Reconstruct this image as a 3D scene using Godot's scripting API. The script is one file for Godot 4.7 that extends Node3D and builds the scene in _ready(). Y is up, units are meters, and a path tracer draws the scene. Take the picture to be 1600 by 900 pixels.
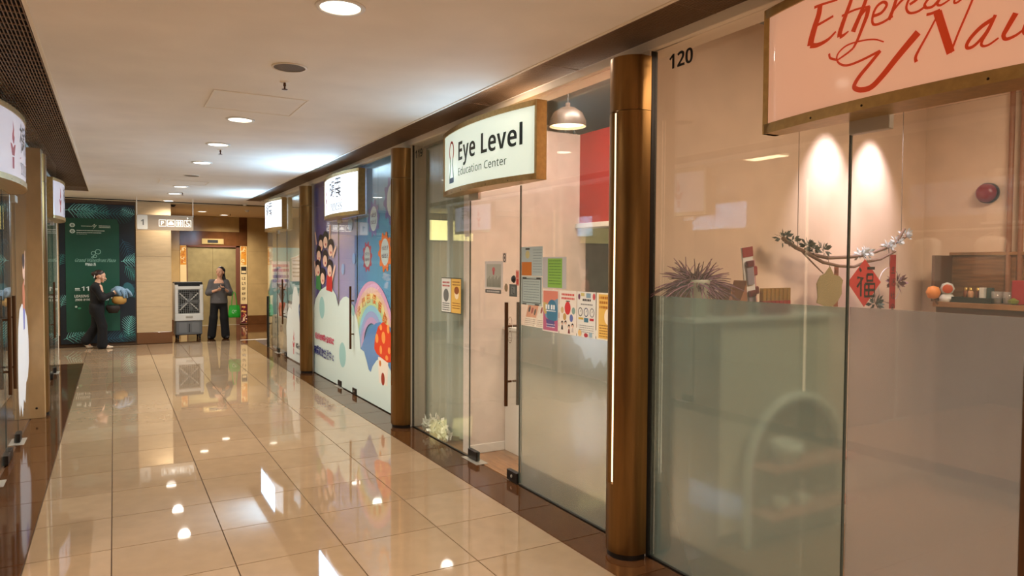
extends Node3D
# A mall corridor of small glass-fronted shops. x runs across, -z down the corridor, y up, metres.

const XR := 2.68      # face of the glass on the right
const XL := -0.80     # face of the glass on the left
const CEIL := 2.95
const ZC := [-3.195, -6.86, -10.95]   # bronze columns on the right
var rng := RandomNumberGenerator.new()
var mats := {}
var taken := {}
var pending := []

# ---------------------------------------------------------------- naming
func numbered(called: String) -> String:
	if not taken.has(called):
		taken[called] = 0
		return called
	taken[called] += 1
	return "%s_%03d" % [called, taken[called]]

func tag(o: Node, label: String, category: String, group := "") -> Node:
	o.set_meta("label", label)
	o.set_meta("category", category)
	if group != "":
		o.set_meta("group", group)
	return o

func thing(called: String, label: String, category: String, at := Vector3.ZERO, turn := 0.0, group := "") -> Node3D:
	var o := Node3D.new()
	o.name = numbered(called)
	add_child(o)
	o.position = at
	o.rotation_degrees.y = turn
	tag(o, label, category, group)
	return o

func structure(called: String, label := "", at := Vector3.ZERO) -> Node3D:
	var o := Node3D.new()
	o.name = numbered(called)
	add_child(o)
	o.position = at
	o.set_meta("kind", "structure")
	if label != "":
		o.set_meta("label", label)
	return o

func put(called: String, mesh: Mesh, m: Material, parent: Node = null, at := Vector3.ZERO) -> MeshInstance3D:
	var o := MeshInstance3D.new()
	o.mesh = mesh
	o.material_override = m
	o.position = at
	if parent == null:
		o.name = numbered(called)
		add_child(o)
	else:
		o.name = called
		parent.add_child(o, true)
	return o

# ---------------------------------------------------------------- materials
func col(r: int, g: int, b: int) -> Color:
	return Color(r / 255.0, g / 255.0, b / 255.0)

func noise_tex(freq: float, lo: Color, hi: Color, octaves := 4, seed_ := 1, size := 256, kind := FastNoiseLite.TYPE_SIMPLEX_SMOOTH) -> NoiseTexture2D:
	var n := FastNoiseLite.new()
	n.seed = seed_
	n.noise_type = kind
	n.frequency = freq
	n.fractal_octaves = octaves
	var t := NoiseTexture2D.new()
	t.width = size
	t.height = size
	t.seamless = true
	t.noise = n
	var g := Gradient.new()
	g.set_color(0, lo)
	g.set_color(1, hi)
	t.color_ramp = g
	return t

func mat(key: String, c: Color, rough := 0.6, metal := 0.0, spec := 0.5) -> StandardMaterial3D:
	if mats.has(key):
		return mats[key]
	var m := StandardMaterial3D.new()
	m.resource_name = key
	m.albedo_color = c
	m.roughness = rough
	m.metallic = metal
	m.metallic_specular = spec
	mats[key] = m
	return m

func mottled(key: String, c: Color, rough: float, metal: float, amount: float, scale: Vector3, freq := 0.02, octaves := 4, seed_ := 1) -> StandardMaterial3D:
	if mats.has(key):
		return mats[key]
	var m := mat(key, c, rough, metal)
	m.albedo_texture = noise_tex(freq, Color(1 - amount, 1 - amount, 1 - amount), Color(1, 1, 1), octaves, seed_)
	m.uv1_triplanar = true
	m.uv1_world_triplanar = true
	m.uv1_scale = scale
	return m

func lit(key: String, c: Color, energy: float, rough := 0.3) -> StandardMaterial3D:
	if mats.has(key):
		return mats[key]
	var m := mat(key, c, rough)
	m.emission_enabled = true
	m.emission = c
	m.emission_energy_multiplier = energy
	return m

func glass(key: String, tint: Color, alpha: float) -> StandardMaterial3D:
	if mats.has(key):
		return mats[key]
	var m := mat(key, Color(tint.r, tint.g, tint.b, alpha), 0.0)
	m.transparency = BaseMaterial3D.TRANSPARENCY_ALPHA
	return m

func frost(key: String, tint: Color, solid: float, rough: float) -> StandardMaterial3D:
	if mats.has(key):
		return mats[key]
	var m := mat(key, Color(tint.r, tint.g, tint.b, solid), rough)
	m.transparency = BaseMaterial3D.TRANSPARENCY_ALPHA
	m.refraction_enabled = true
	m.refraction_scale = 0.03
	return m

func inked(key: String, rough := 0.45) -> StandardMaterial3D:
	if mats.has(key):
		return mats[key]
	var m := mat(key, Color.WHITE, rough)
	m.vertex_color_use_as_albedo = true
	m.vertex_color_is_srgb = true
	return m

# ---------------------------------------------------------------- shapes
func quad(st: SurfaceTool, a: Vector3, b: Vector3, c: Vector3, d: Vector3) -> void:
	st.add_vertex(a); st.add_vertex(b); st.add_vertex(c)
	st.add_vertex(a); st.add_vertex(c); st.add_vertex(d)

func begin(smooth := false) -> SurfaceTool:
	var st := SurfaceTool.new()
	st.begin(Mesh.PRIMITIVE_TRIANGLES)
	st.set_smooth_group(0 if smooth else -1)
	return st

func done(st: SurfaceTool) -> ArrayMesh:
	st.generate_normals()
	return st.commit()

# a box with its edges cut off at 45 degrees
func add_box(st: SurfaceTool, lo: Vector3, hi: Vector3, bevel := 0.0) -> void:
	var c := (lo + hi) / 2.0
	var h := (hi - lo) / 2.0
	var b := minf(bevel, minf(h.x, minf(h.y, h.z)) * 0.9)
	if b <= 0.0:
		for ax in 3:
			for s in [-1.0, 1.0]:
				var n := Vector3.ZERO
				n[ax] = s
				var u := Vector3.ZERO
				u[(ax + 1) % 3] = 1.0
				var v := n.cross(u)
				quad(st, c + (n + u + v) * h, c + (n - u + v) * h, c + (n - u - v) * h, c + (n + u - v) * h)
		return
	var i := h - Vector3(b, b, b)
	for ax in 3:
		for s in [-1.0, 1.0]:
			var n := Vector3.ZERO
			n[ax] = s
			var u := Vector3.ZERO
			u[(ax + 1) % 3] = 1.0
			var v := n.cross(u)
			var f := Vector3(i.x, i.y, i.z)
			f[ax] = h[ax]
			quad(st, c + (n + u + v) * f, c + (n - u + v) * f, c + (n - u - v) * f, c + (n + u - v) * f)
	for ax in 3:
		var ay := (ax + 1) % 3
		var az := (ax + 2) % 3
		for sy in [-1.0, 1.0]:
			for sz in [-1.0, 1.0]:
				var p := []
				for k in 4:
					var q := Vector3.ZERO
					q[ax] = i[ax] * (1.0 if k in [1, 2] else -1.0)
					q[ay] = sy * (h[ay] if k < 2 else i[ay])
					q[az] = sz * (i[az] if k < 2 else h[az])
					p.append(c + q)
				if sy * sz > 0:
					quad(st, p[0], p[1], p[2], p[3])
				else:
					quad(st, p[3], p[2], p[1], p[0])
	for sx in [-1.0, 1.0]:
		for sy in [-1.0, 1.0]:
			for sz in [-1.0, 1.0]:
				var a := c + Vector3(sx * h.x, sy * i.y, sz * i.z)
				var d := c + Vector3(sx * i.x, sy * h.y, sz * i.z)
				var e := c + Vector3(sx * i.x, sy * i.y, sz * h.z)
				st.add_vertex(a)
				st.add_vertex(d if sx * sy * sz < 0 else e)
				st.add_vertex(e if sx * sy * sz < 0 else d)

func box_mesh(size: Vector3, bevel := 0.0) -> ArrayMesh:
	var st := begin()
	add_box(st, -size / 2.0, size / 2.0, bevel)
	return done(st)

# a box by its six limits, in the parent's own frame
func bx(called: String, parent: Node, m: Material, x0: float, x1: float, y0: float, y1: float, z0: float, z1: float, bevel := 0.0) -> MeshInstance3D:
	var lo := Vector3(minf(x0, x1), minf(y0, y1), minf(z0, z1))
	var hi := Vector3(maxf(x0, x1), maxf(y0, y1), maxf(z0, z1))
	return put(called, box_mesh(hi - lo, bevel), m, parent, (lo + hi) / 2.0)

# profile: points (radius, height) from the bottom up, turned round the y axis
func lathe(profile: Array, segs := 24, smooth := true, st: SurfaceTool = null, at := Vector3.ZERO) -> ArrayMesh:
	var own := st == null
	if own:
		st = begin(smooth)
	for k in segs:
		var a0 := TAU * k / segs
		var a1 := TAU * (k + 1) / segs
		for j in profile.size() - 1:
			var p: Vector2 = profile[j]
			var q: Vector2 = profile[j + 1]
			quad(st, at + Vector3(p.x * cos(a0), p.y, p.x * sin(a0)), at + Vector3(p.x * cos(a1), p.y, p.x * sin(a1)), at + Vector3(q.x * cos(a1), q.y, q.x * sin(a1)), at + Vector3(q.x * cos(a0), q.y, q.x * sin(a0)))
	return done(st) if own else null

func add_tube(st: SurfaceTool, pts: Array, r0: float, r1: float, segs := 8, caps := true) -> void:
	var rings := []
	var n := pts.size()
	var side := Vector3.ZERO
	for i in n:
		var d: Vector3 = (pts[mini(i + 1, n - 1)] - pts[maxi(i - 1, 0)]).normalized()
		if i == 0:
			side = d.cross(Vector3.UP if absf(d.y) < 0.9 else Vector3.RIGHT).normalized()
		else:
			side = (side - d * side.dot(d)).normalized()
		var up := d.cross(side)
		var r := lerpf(r0, r1, float(i) / maxf(1, n - 1))
		var ring := []
		for k in segs:
			var a := TAU * k / segs
			ring.append(pts[i] + (side * cos(a) + up * sin(a)) * r)
		rings.append(ring)
	for i in n - 1:
		for k in segs:
			var l := (k + 1) % segs
			quad(st, rings[i][k], rings[i][l], rings[i + 1][l], rings[i + 1][k])
	if caps:
		for k in range(1, segs - 1):
			st.add_vertex(rings[0][0]); st.add_vertex(rings[0][k + 1]); st.add_vertex(rings[0][k])
			st.add_vertex(rings[n - 1][0]); st.add_vertex(rings[n - 1][k]); st.add_vertex(rings[n - 1][k + 1])

func tube(pts: Array, r0: float, r1 := -1.0, segs := 8) -> ArrayMesh:
	var st := begin(true)
	add_tube(st, pts, r0, r0 if r1 < 0 else r1, segs, false)
	# flat ends, in a smoothing group of their own
	st.set_smooth_group(1)
	var n := pts.size()
	for e in 2:
		var i := 0 if e == 0 else n - 1
		var d: Vector3 = (pts[mini(i + 1, n - 1)] - pts[maxi(i - 1, 0)]).normalized()
		var s := d.cross(Vector3.UP if absf(d.y) < 0.9 else Vector3.RIGHT).normalized()
		var u := d.cross(s)
		var r := r0 if e == 0 or r1 < 0 else r1
		for k in segs:
			var a := TAU * k / segs
			var b := TAU * (k + 1) / segs
			st.add_vertex(pts[i]); st.add_vertex(pts[i] + (s * cos(a) + u * sin(a)) * r); st.add_vertex(pts[i] + (s * cos(b) + u * sin(b)) * r)
	return done(st)

# a flat outline (x, y) given thickness along z
func add_slab(st: SurfaceTool, outline: PackedVector2Array, z0: float, z1: float) -> void:
	var idx := Geometry2D.triangulate_polygon(outline)
	for k in range(0, idx.size(), 3):
		for zz in [z0, z1]:
			for j in 3:
				var q := outline[idx[k + j]]
				st.add_vertex(Vector3(q.x, q.y, zz))
	for k in outline.size():
		var a := outline[k]
		var b := outline[(k + 1) % outline.size()]
		quad(st, Vector3(a.x, a.y, z0), Vector3(b.x, b.y, z0), Vector3(b.x, b.y, z1), Vector3(a.x, a.y, z1))

func slab(outline: PackedVector2Array, z0: float, z1: float) -> ArrayMesh:
	var st := begin()
	add_slab(st, outline, z0, z1)
	return done(st)

func rounded(w: float, h: float, r: float, n := 5) -> PackedVector2Array:
	var o := PackedVector2Array()
	for c in [[1, 1, 0], [-1, 1, 90], [-1, -1, 180], [1, -1, 270]]:
		for k in n + 1:
			var a := deg_to_rad(c[2] + 90.0 * k / n)
			o.append(Vector2(c[0] * (w / 2 - r) + cos(a) * r, c[1] * (h / 2 - r) + sin(a) * r))
	return o

func oval(cx: float, cy: float, rx: float, ry: float, n := 24, turn := 0.0) -> PackedVector2Array:
	var o := PackedVector2Array()
	for k in n:
		var a := TAU * k / n
		o.append(Vector2(cx, cy) + Vector2(cos(a) * rx, sin(a) * ry).rotated(turn))
	return o

# ---------------------------------------------------------------- print: flat ink laid on a sheet
# x runs to the reader's right, y up, z out of the sheet; radius bends the sheet round a vertical axis
class Ink:
	var st := SurfaceTool.new()
	var lift := 0.0006
	var radius := 0.0
	var clip := Rect2(-100, -100, 200, 200)   # the sheet ink may not leave
	var glyphs: Dictionary
	var fonts: Dictionary
	func _init(g: Dictionary, f: Dictionary, bend := 0.0) -> void:
		glyphs = g
		fonts = f
		radius = bend
		st.begin(Mesh.PRIMITIVE_TRIANGLES)
	func at(p: Vector2) -> Vector3:
		if radius <= 0.0:
			return Vector3(p.x, p.y, lift)
		var a := p.x / radius
		return Vector3(sin(a) * (radius + lift), p.y, cos(a) * (radius + lift) - radius)
	func vert(p: Vector2, c: Color) -> void:
		p = p.clamp(clip.position, clip.end)
		st.set_color(c)
		st.set_normal(Vector3(sin(p.x / radius), 0, cos(p.x / radius)) if radius > 0.0 else Vector3(0, 0, 1))
		st.add_vertex(at(p))
	# front faces run clockwise as the reader sees them
	func tri(p: Vector2, q: Vector2, r: Vector2, c: Color) -> void:
		var turned := (q - p).cross(r - p) > 0.0
		vert(p, c)
		vert(r if turned else q, c)
		vert(q if turned else r, c)
	func poly(pts: PackedVector2Array, c: Color) -> void:
		var idx := Geometry2D.triangulate_polygon(pts)
		for k in range(0, idx.size(), 3):
			tri(pts[idx[k]], pts[idx[k + 1]], pts[idx[k + 2]], c)
		lift += 0.00006
	func oval(cx: float, cy: float, rx: float, ry: float, c: Color, turn := 0.0, n := 20) -> void:
		var o := PackedVector2Array()
		for k in n:
			var a := TAU * k / n
			o.append(Vector2(cx, cy) + Vector2(cos(a) * rx, sin(a) * ry).rotated(turn))
		poly(o, c)
	func rect(x0: float, y0: float, x1: float, y1: float, c: Color) -> void:
		poly(PackedVector2Array([Vector2(x0, y0), Vector2(x1, y0), Vector2(x1, y1), Vector2(x0, y1)]), c)
	# a pen line; w0 to w1 is its width from start to end, pen > 0 makes it thick in the middle
	func line(pts: PackedVector2Array, w0: float, w1: float, c: Color) -> void:
		var n := pts.size()
		var l := PackedVector2Array()
		var r := PackedVector2Array()
		for i in n:
			var d := (pts[mini(i + 1, n - 1)] - pts[maxi(i - 1, 0)]).normalized()
			var s := Vector2(-d.y, d.x) * lerpf(w0, w1, float(i) / maxi(1, n - 1)) / 2.0
			l.append(pts[i] + s)
			r.append(pts[i] - s)
		for i in n - 1:
			tri(l[i], r[i], r[i + 1], c)
			tri(l[i], r[i + 1], l[i + 1], c)
		lift += 0.00006
	func curve(pts: PackedVector2Array, w0: float, w1: float, c: Color, steps := 6) -> void:
		var o := PackedVector2Array()
		var n := pts.size()
		for i in n - 1:
			for k in steps:
				o.append(pts[i].cubic_interpolate(pts[i + 1], pts[maxi(i - 1, 0)], pts[mini(i + 2, n - 1)], float(k) / steps))
		o.append(pts[n - 1])
		line(o, w0, w1, c)
	func ring(cx: float, cy: float, rx: float, ry: float, w: float, c: Color, a0 := 0.0, a1 := 360.0, n := 28) -> void:
		var o := PackedVector2Array()
		for k in n + 1:
			var a := deg_to_rad(lerpf(a0, a1, float(k) / n))
			o.append(Vector2(cx + cos(a) * rx, cy + sin(a) * ry))
		line(o, w, w, c)
	# Latin lettering from a font's own outlines, its capitals h high, its left edge at x; squeezed to width if that is given
	func text(s: String, x: float, y: float, h: float, c: Color, font := "sans", width := 0.0, middle := false, slant := 0.0) -> void:
		var t := TextMesh.new()
		t.font = fonts[font]
		t.font_size = 64
		t.pixel_size = 0.01
		t.depth = 0.0
		t.curve_step = 2.0
		t.text = s
		var a := t.get_mesh_arrays()
		var v: PackedVector3Array = a[Mesh.ARRAY_VERTEX]
		var idx: PackedInt32Array = a[Mesh.ARRAY_INDEX]
		var x0 := 1e9
		var x1 := -1e9
		var y0 := 1e9
		for p in v:
			x0 = minf(x0, p.x)
			x1 = maxf(x1, p.x)
			y0 = minf(y0, p.y)
		var k := h / 0.457
		var kx := width / (x1 - x0) if width > 0.0 else k
		var base := -TAU
		var cap := TextMesh.new()
		cap.font = fonts[font]
		cap.font_size = 64
		cap.pixel_size = 0.01
		cap.depth = 0.0
		cap.text = "E"
		cap.vertical_alignment = VERTICAL_ALIGNMENT_CENTER
		base = 1e9
		for p in (cap.get_mesh_arrays()[Mesh.ARRAY_VERTEX] as PackedVector3Array):
			base = minf(base, p.y)
		var shift := (x1 - x0) * kx / 2.0 if middle else 0.0
		for i in range(0, idx.size(), 3):
			var o := []
			for j in 3:
				var p := v[idx[i + j]]
				o.append(Vector2(x - shift + (p.x - x0) * kx + (p.y - base) * k * slant, y + (p.y - base) * k))
			tri(o[0], o[1], o[2], c)
		lift += 0.00006
	# characters drawn stroke by stroke on a grid of ten; h is the height of a character
	func chars(s: String, x: float, y: float, h: float, c: Color, w := 0.09, wide := 1.0, gap := 1.08) -> void:
		for i in s.length():
			glyph(s[i], Vector2(x + i * h * wide * gap, y), h, c, w, wide, 0.0)
	func glyph(ch: String, o: Vector2, h: float, c: Color, w := 0.09, wide := 1.0, turn := 0.0) -> void:
		for stroke in String(glyphs.get(ch, "12 82|15 85|18 88|50 59")).split("|"):
			var p := PackedVector2Array()
			for pair in stroke.split(" ", false):
				p.append(o + (Vector2(int(pair[0]) * wide, 9 - int(pair[1])) * h / 9.0).rotated(turn))
			if p.size() > 1:
				line(p, h * w, h * w, c)
	func mesh() -> ArrayMesh:
		return st.commit()

func ink(bend := 0.0) -> Ink:
	return Ink.new(GLYPHS, fonts, bend)

var fonts := {}
const GLYPHS := {
	"中": "12 82 86 16 12|50 59", "心": "16 27|34 37 48 68 77|53 64|73 85", "生": "32 15|22 82|25 75|50 59|09 99",
	"活": "10 21|03 14|09 25|80 41|33 93|62 65|45 85 89 49 45", "庭": "50 51|12 92|21 09|33 53 35 54 28|28 99|62 84|62 68|54 94|57 87",
	"家": "50 51|11 13|11 91 93|23 73|53 24|44 57 59 38|45 16|56 18|74 56|57 99", "福": "10 21|03 33 06|23 29|50 90|52 82 84 54 52|45 95 99 49 45|47 97|65 69",
	"我": "40 21|03 93|32 39 18|17 56|60 65 89 97|83 58|70 82", "們": "20 04|13 19|31 39|31 51 54 34|33 53|91 99 79|91 71 74 94|73 93",
	"的": "20 12|02 42 49 09 02|05 45|60 53|62 92 89 68|64 76", "價": "20 04|13 19|31 91|34 94 92 32|36 86 88 38 36|37 87|51 53|71 73|38 29|78 99",
	"值": "20 04|13 19|31 91|61 52|43 83 88 48 43|44 84|46 86|39 99|32 39", "觀": "00 40|10 11|30 31|02 42|03 09|13 43|15 45|17 47|19 49|12 19|51 91 96 56 51|53 93|55 95|66 49|76 79 99 97",
	"楊": "02 42|20 29|23 06|24 45|51 91 94 54 51|53 93|45 95|56 38|46 96 89 78|66 48|76 58", "震": "10 90|50 53|02 92 93|02 03|21 31|23 33|62 72|64 74|05 95|15 09|27 77|25 97|38 39 59|57 99|87 68",
	"循": "20 03|24 05|23 29|80 41|41 39|43 93|64 61|55 85 89 59 55|57 87", "道": "50 51|80 71|33 93|64 54|44 84 88 48 44|46 86|11 22|04 24 27 08|09 28 99",
	"衛": "20 03|24 05|23 29|30 70|31 71 73|34 64|36 76|38 68|50 59|73 93|74 95|95 99", "理": "02 42|05 45|09 48|22 29|51 91 95 55 51|53 93|71 79|57 97|49 99",
	"社": "10 21|03 43 06|23 29|35 46|70 79|54 94|49 99", "會": "50 04|50 94|34 64|25 75 77 27 25|45 47|28 78 79 29 28", "服": "11 41 49|11 09|13 43|16 46|51 91 93|51 59|54 94 68 99|54 99",
	"務": "00 40 22|03 43 34|23 29|24 06|60 42|61 91 45|52 98|46 96 89|66 39", "處": "50 52|51 81|12 92 93|12 09|33 83|43 27|26 46 28|37 99|57 77 89|57 58",
	"翔": "10 21|40 31|02 42|04 44|06 46|20 28|51 71 79|51 62|53 64|81 99|91 99", "龍": "20 21|02 42|13 33|04 44 49|04 09|06 46|07 47|70 73 92|53 93 95 55 58 98|67 97",
	"灣": "10 21|03 14|09 25|30 70|31 71|50 52|32 52 54 34|63 83|85 35|38 88 79|36 86",
}

# ---------------------------------------------------------------- the scene
func _ready() -> void:
	rng.seed = 7
	for f in [["sans", "Droid Sans", 400], ["bold", "Droid Sans", 700], ["serif", "Droid Serif", 400], ["serifbold", "Droid Serif", 700]]:
		var s := SystemFont.new()
		s.font_names = PackedStringArray([f[1]])
		s.font_weight = f[2]
		fonts[f[0]] = s
	view_and_light()
	palette()
	floors()
	ceilings()
	shell()
	right_fronts()
	left_fronts()
	signs()
	nail_shop()
	education_shop()
	corner_shop()
	left_shops()
	lift_lobby()
	ceiling_fittings()
	lobby_things()
	people()

func view_and_light() -> void:
	var cam := Camera3D.new()
	cam.name = "camera"
	cam.fov = 44.653
	cam.near = 0.05
	cam.far = 100.0
	add_child(cam)
	cam.position = Vector3(0, 1.69, 0)
	cam.basis = Basis(Vector3.UP, -0.51643407) * Basis(Vector3.RIGHT, -0.03399222) * Basis(Vector3.BACK, 0.00561109)
	cam.current = true
	var e := Environment.new()
	e.background_mode = Environment.BG_COLOR
	e.background_color = Color(0, 0, 0)
	e.tonemap_mode = Environment.TONE_MAPPER_LINEAR
	e.tonemap_exposure = EXPOSURE
	e.sdfgi_enabled = true
	e.ssao_enabled = true
	e.ssil_enabled = true
	var w := WorldEnvironment.new()
	w.name = "world"
	w.environment = e
	add_child(w)

const EXPOSURE := 1.24
const WARM := Color(1.0, 0.84, 0.66)
const NEUTRAL := Color(1.0, 0.90, 0.76)
const COOL := Color(0.66, 0.85, 1.0)

func spot(parent: Node, at: Vector3, towards: Vector3, energy: float, angle: float, c: Color, size := 0.08, soft := 0.8) -> void:
	var l := SpotLight3D.new()
	l.name = "lamp"
	l.light_color = c
	l.light_energy = energy
	l.spot_angle = angle
	l.spot_angle_attenuation = soft
	l.spot_range = 30.0
	l.spot_attenuation = 2.0
	l.light_size = size
	l.shadow_enabled = true
	parent.add_child(l, true)
	l.position = at
	l.basis = Basis.looking_at(towards, Vector3.RIGHT if absf(towards.normalized().y) > 0.9 else Vector3.UP)

func area(parent: Node, at: Vector3, towards: Vector3, energy: float, w: float, h: float, c: Color) -> void:
	var l := AreaLight3D.new()
	l.name = "lamp"
	l.light_color = c
	l.light_energy = energy
	l.area_size = Vector2(w, h)
	l.area_range = 30.0
	l.area_attenuation = 2.0
	l.shadow_enabled = true
	parent.add_child(l, true)
	l.position = at
	l.basis = Basis.looking_at(towards, Vector3.RIGHT if absf(towards.normalized().y) > 0.9 else Vector3.UP)

var cream_floor: Array = []
var brown_floor: Array = []

func palette() -> void:
	mottled("ceiling paint", col(246, 238, 226), 0.75, 0.0, 0.04, Vector3(0.5, 0.5, 0.5), 0.01, 3, 3)
	mat("cream trim", col(242, 230, 210), 0.5)
	for k in 3:
		var c := mottled("polished cream tile %d" % k, [col(156, 131, 103), col(160, 135, 107), col(152, 127, 99)][k], 0.03, 0.0, 0.05, Vector3(0.7, 0.7, 0.7), 0.03, 5, 11 + k)
		c.metallic_specular = 0.7
		cream_floor.append(c)
		var b := mottled("polished brown tile %d" % k, [col(84, 52, 28), col(89, 56, 31), col(79, 49, 26)][k], 0.06, 0.0, 0.14, Vector3(0.9, 0.9, 0.9), 0.05, 5, 21 + k)
		brown_floor.append(b)
	mat("grout", col(86, 62, 40), 0.8)
	mottled("aged bronze", col(142, 106, 62), 0.30, 0.95, 0.14, Vector3(5.0, 0.25, 5.0), 0.02, 4, 5)
	mottled("brass frame", col(196, 164, 106), 0.32, 0.7, 0.12, Vector3(2.5, 2.5, 2.5), 0.03, 4, 6)
	mat("dark metal", col(40, 34, 30), 0.4, 0.6)
	mat("steel", col(190, 184, 172), 0.35, 0.6)
	mat("bronze rod", col(96, 66, 44), 0.3, 0.85)
	mat("grille metal", col(140, 112, 86), 0.5, 0.2)
	mat("plenum", col(24, 20, 18), 0.9)
	glass("shop glass", col(200, 222, 208), 0.05)
	glass("clear glass", col(220, 232, 226), 0.02)
	frost("frosted film", col(172, 190, 180), 0.18, 0.15)
	mottled("peach wall", col(232, 204, 176), 0.7, 0.0, 0.05, Vector3(0.6, 0.6, 0.6), 0.02, 4, 31)
	mottled("pale pink wall", col(234, 220, 210), 0.7, 0.0, 0.07, Vector3(0.8, 0.8, 0.8), 0.02, 4, 32)
	mat("red wall", col(172, 26, 24), 0.5)
	mat("grey void", col(150, 156, 156), 0.8)
	mottled("stone cladding", col(206, 178, 138), 0.18, 0.0, 0.06, Vector3(0.4, 2.0, 0.4), 0.03, 4, 33)
	mat("brown skirting", col(112, 72, 42), 0.15)
	mat("white", col(232, 230, 224), 0.5)
	mat("paper", col(236, 232, 222), 0.6)
	mat("black", col(18, 17, 17), 0.5)
	mottled("wood", col(158, 104, 62), 0.4, 0.0, 0.3, Vector3(0.6, 6.0, 0.6), 0.02, 4, 34)
	mottled("wood board", col(176, 124, 78), 0.35, 0.0, 0.25, Vector3(5.0, 0.7, 0.7), 0.02, 4, 35)
	mat("olive wall", col(150, 118, 62), 0.6)

# ---------------------------------------------------------------- floor
const ROW0 := -4.110
const PITCH := 0.5904
const GAP := 0.006

func tile_run(parent: Node, kinds: Array, x0: float, x1: float, za: float, zb: float, called := "tile") -> void:
	# rows of tiles between za (near) and zb (far), joints on the common rows
	var k := int(ceil((za - ROW0) / PITCH))
	while ROW0 + k * PITCH > zb + 0.01:
		var near := minf(za, ROW0 + k * PITCH)
		var far := maxf(zb, ROW0 + (k - 1) * PITCH)
		k -= 1
		if near - far < 0.03:
			continue
		var size := Vector3(x1 - x0 - GAP, 0.010, near - far - GAP)
		var key := "tile %.3f %.3f" % [size.x, size.z]
		if not mats.has(key):
			mats[key] = box_mesh(size, 0.0008)
		put(called, mats[key], kinds[rng.randi() % kinds.size()], parent, Vector3((x0 + x1) / 2, -0.005, (near + far) / 2))

func floors() -> void:
	var f := structure("floor", "polished cream tiles with dark brown border strips along both shop fronts")
	bx("screed", f, mats["grout"], -6.0, 9.0, -0.14, -0.0085, -21.0, 4.0)
	var xs := [-0.455, -0.031, 0.576, 1.178, 1.785, 2.357]
	for i in 5:
		tile_run(f, cream_floor, xs[i], xs[i + 1], 1.3, -16.2)
	tile_run(f, brown_floor, 2.357, 2.668, 1.3, -16.2, "border_tile")
	tile_run(f, brown_floor, -0.795, -0.455, 1.3, -13.65, "border_tile")
	for x in [-1.062, -1.669, -2.276]:
		tile_run(f, cream_floor, x, x + 0.607, -13.65, -16.2)
	var g := structure("floor_lobby", "polished dark brown floor before the lift")
	for i in 8:
		for j in 7:
			if i < 1 and j < 1:
				pass
			bx("tile", g, brown_floor[(i * 2 + j) % 3], 1.05 + i * 0.6, 1.65 + i * 0.6 - 0.002, -0.010, 0.0, -16.2 - j * 0.6, -16.8 - j * 0.6 + 0.002)
	bx("threshold_strip", g, mats["cream trim"], 2.38, 4.6, -0.01, 0.003, -16.22, -16.12)

# ---------------------------------------------------------------- ceiling
func ceilings() -> void:
	var c := structure("ceiling", "painted plaster ceiling of the corridor")
	var p: Material = mats["ceiling paint"]
	bx("plaster_panel", c, p, -0.36, 2.335, CEIL, CEIL + 0.08, -16.25, 3.0)
	bx("plaster_panel", c, p, 2.335, 9.0, CEIL, CEIL + 0.08, -16.25, -15.2)
	bx("plaster_panel", c, p, -6.0, -0.36, CEIL, CEIL + 0.08, -16.25, -14.72)
	bx("edge_trim", c, mats["cream trim"], -0.372, -0.352, CEIL - 0.006, CEIL + 0.02, -14.72, 3.0)
	bx("edge_trim", c, mats["cream trim"], 2.325, 2.345, CEIL - 0.006, CEIL + 0.02, -15.2, 3.0)
	# a flat access hatch in the plaster, seen by its joint
	for h in [[0.66, 1.32, -5.56, -6.2], [0.64, 1.31, -11.95, -12.5]]:
		var hatch := structure("trim_1", "flush square access panel in the ceiling")
		bx("panel", hatch, p, h[0], h[1], CEIL - 0.003, CEIL, h[2], h[3], 0.002)
		for s in [[h[0] - 0.012, h[0], h[3] - 0.012, h[2] + 0.012], [h[1], h[1] + 0.012, h[3] - 0.012, h[2] + 0.012], [h[0], h[1], h[2], h[2] + 0.012], [h[0], h[1], h[3] - 0.012, h[3]]]:
			bx("frame", hatch, mats["cream trim"], s[0], s[1], CEIL - 0.006, CEIL, s[2], s[3], 0.001)
	var l := structure("ceiling_lobby", "painted ceiling of the lift lobby")
	bx("plaster_panel", l, mottled("lobby ceiling paint", col(214, 186, 142), 0.6, 0.0, 0.05, Vector3(0.5, 0.5, 0.5), 0.01, 3, 4), -6.0, 9.0, CEIL - 0.03, CEIL + 0.08, -20.6, -16.28)
	bx("shadow_gap_trim", l, mats["dark metal"], -6.0, 9.0, CEIL - 0.015, CEIL + 0.05, -16.28, -16.25)
	air_grille("slotted metal air grille above the left shop fronts", -0.80, -0.372, -14.72, 23, 0.11)
	air_grille("slotted metal air grille above the right shop fronts", 2.345, 2.645, -15.2, 19, 1.2)

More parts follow.
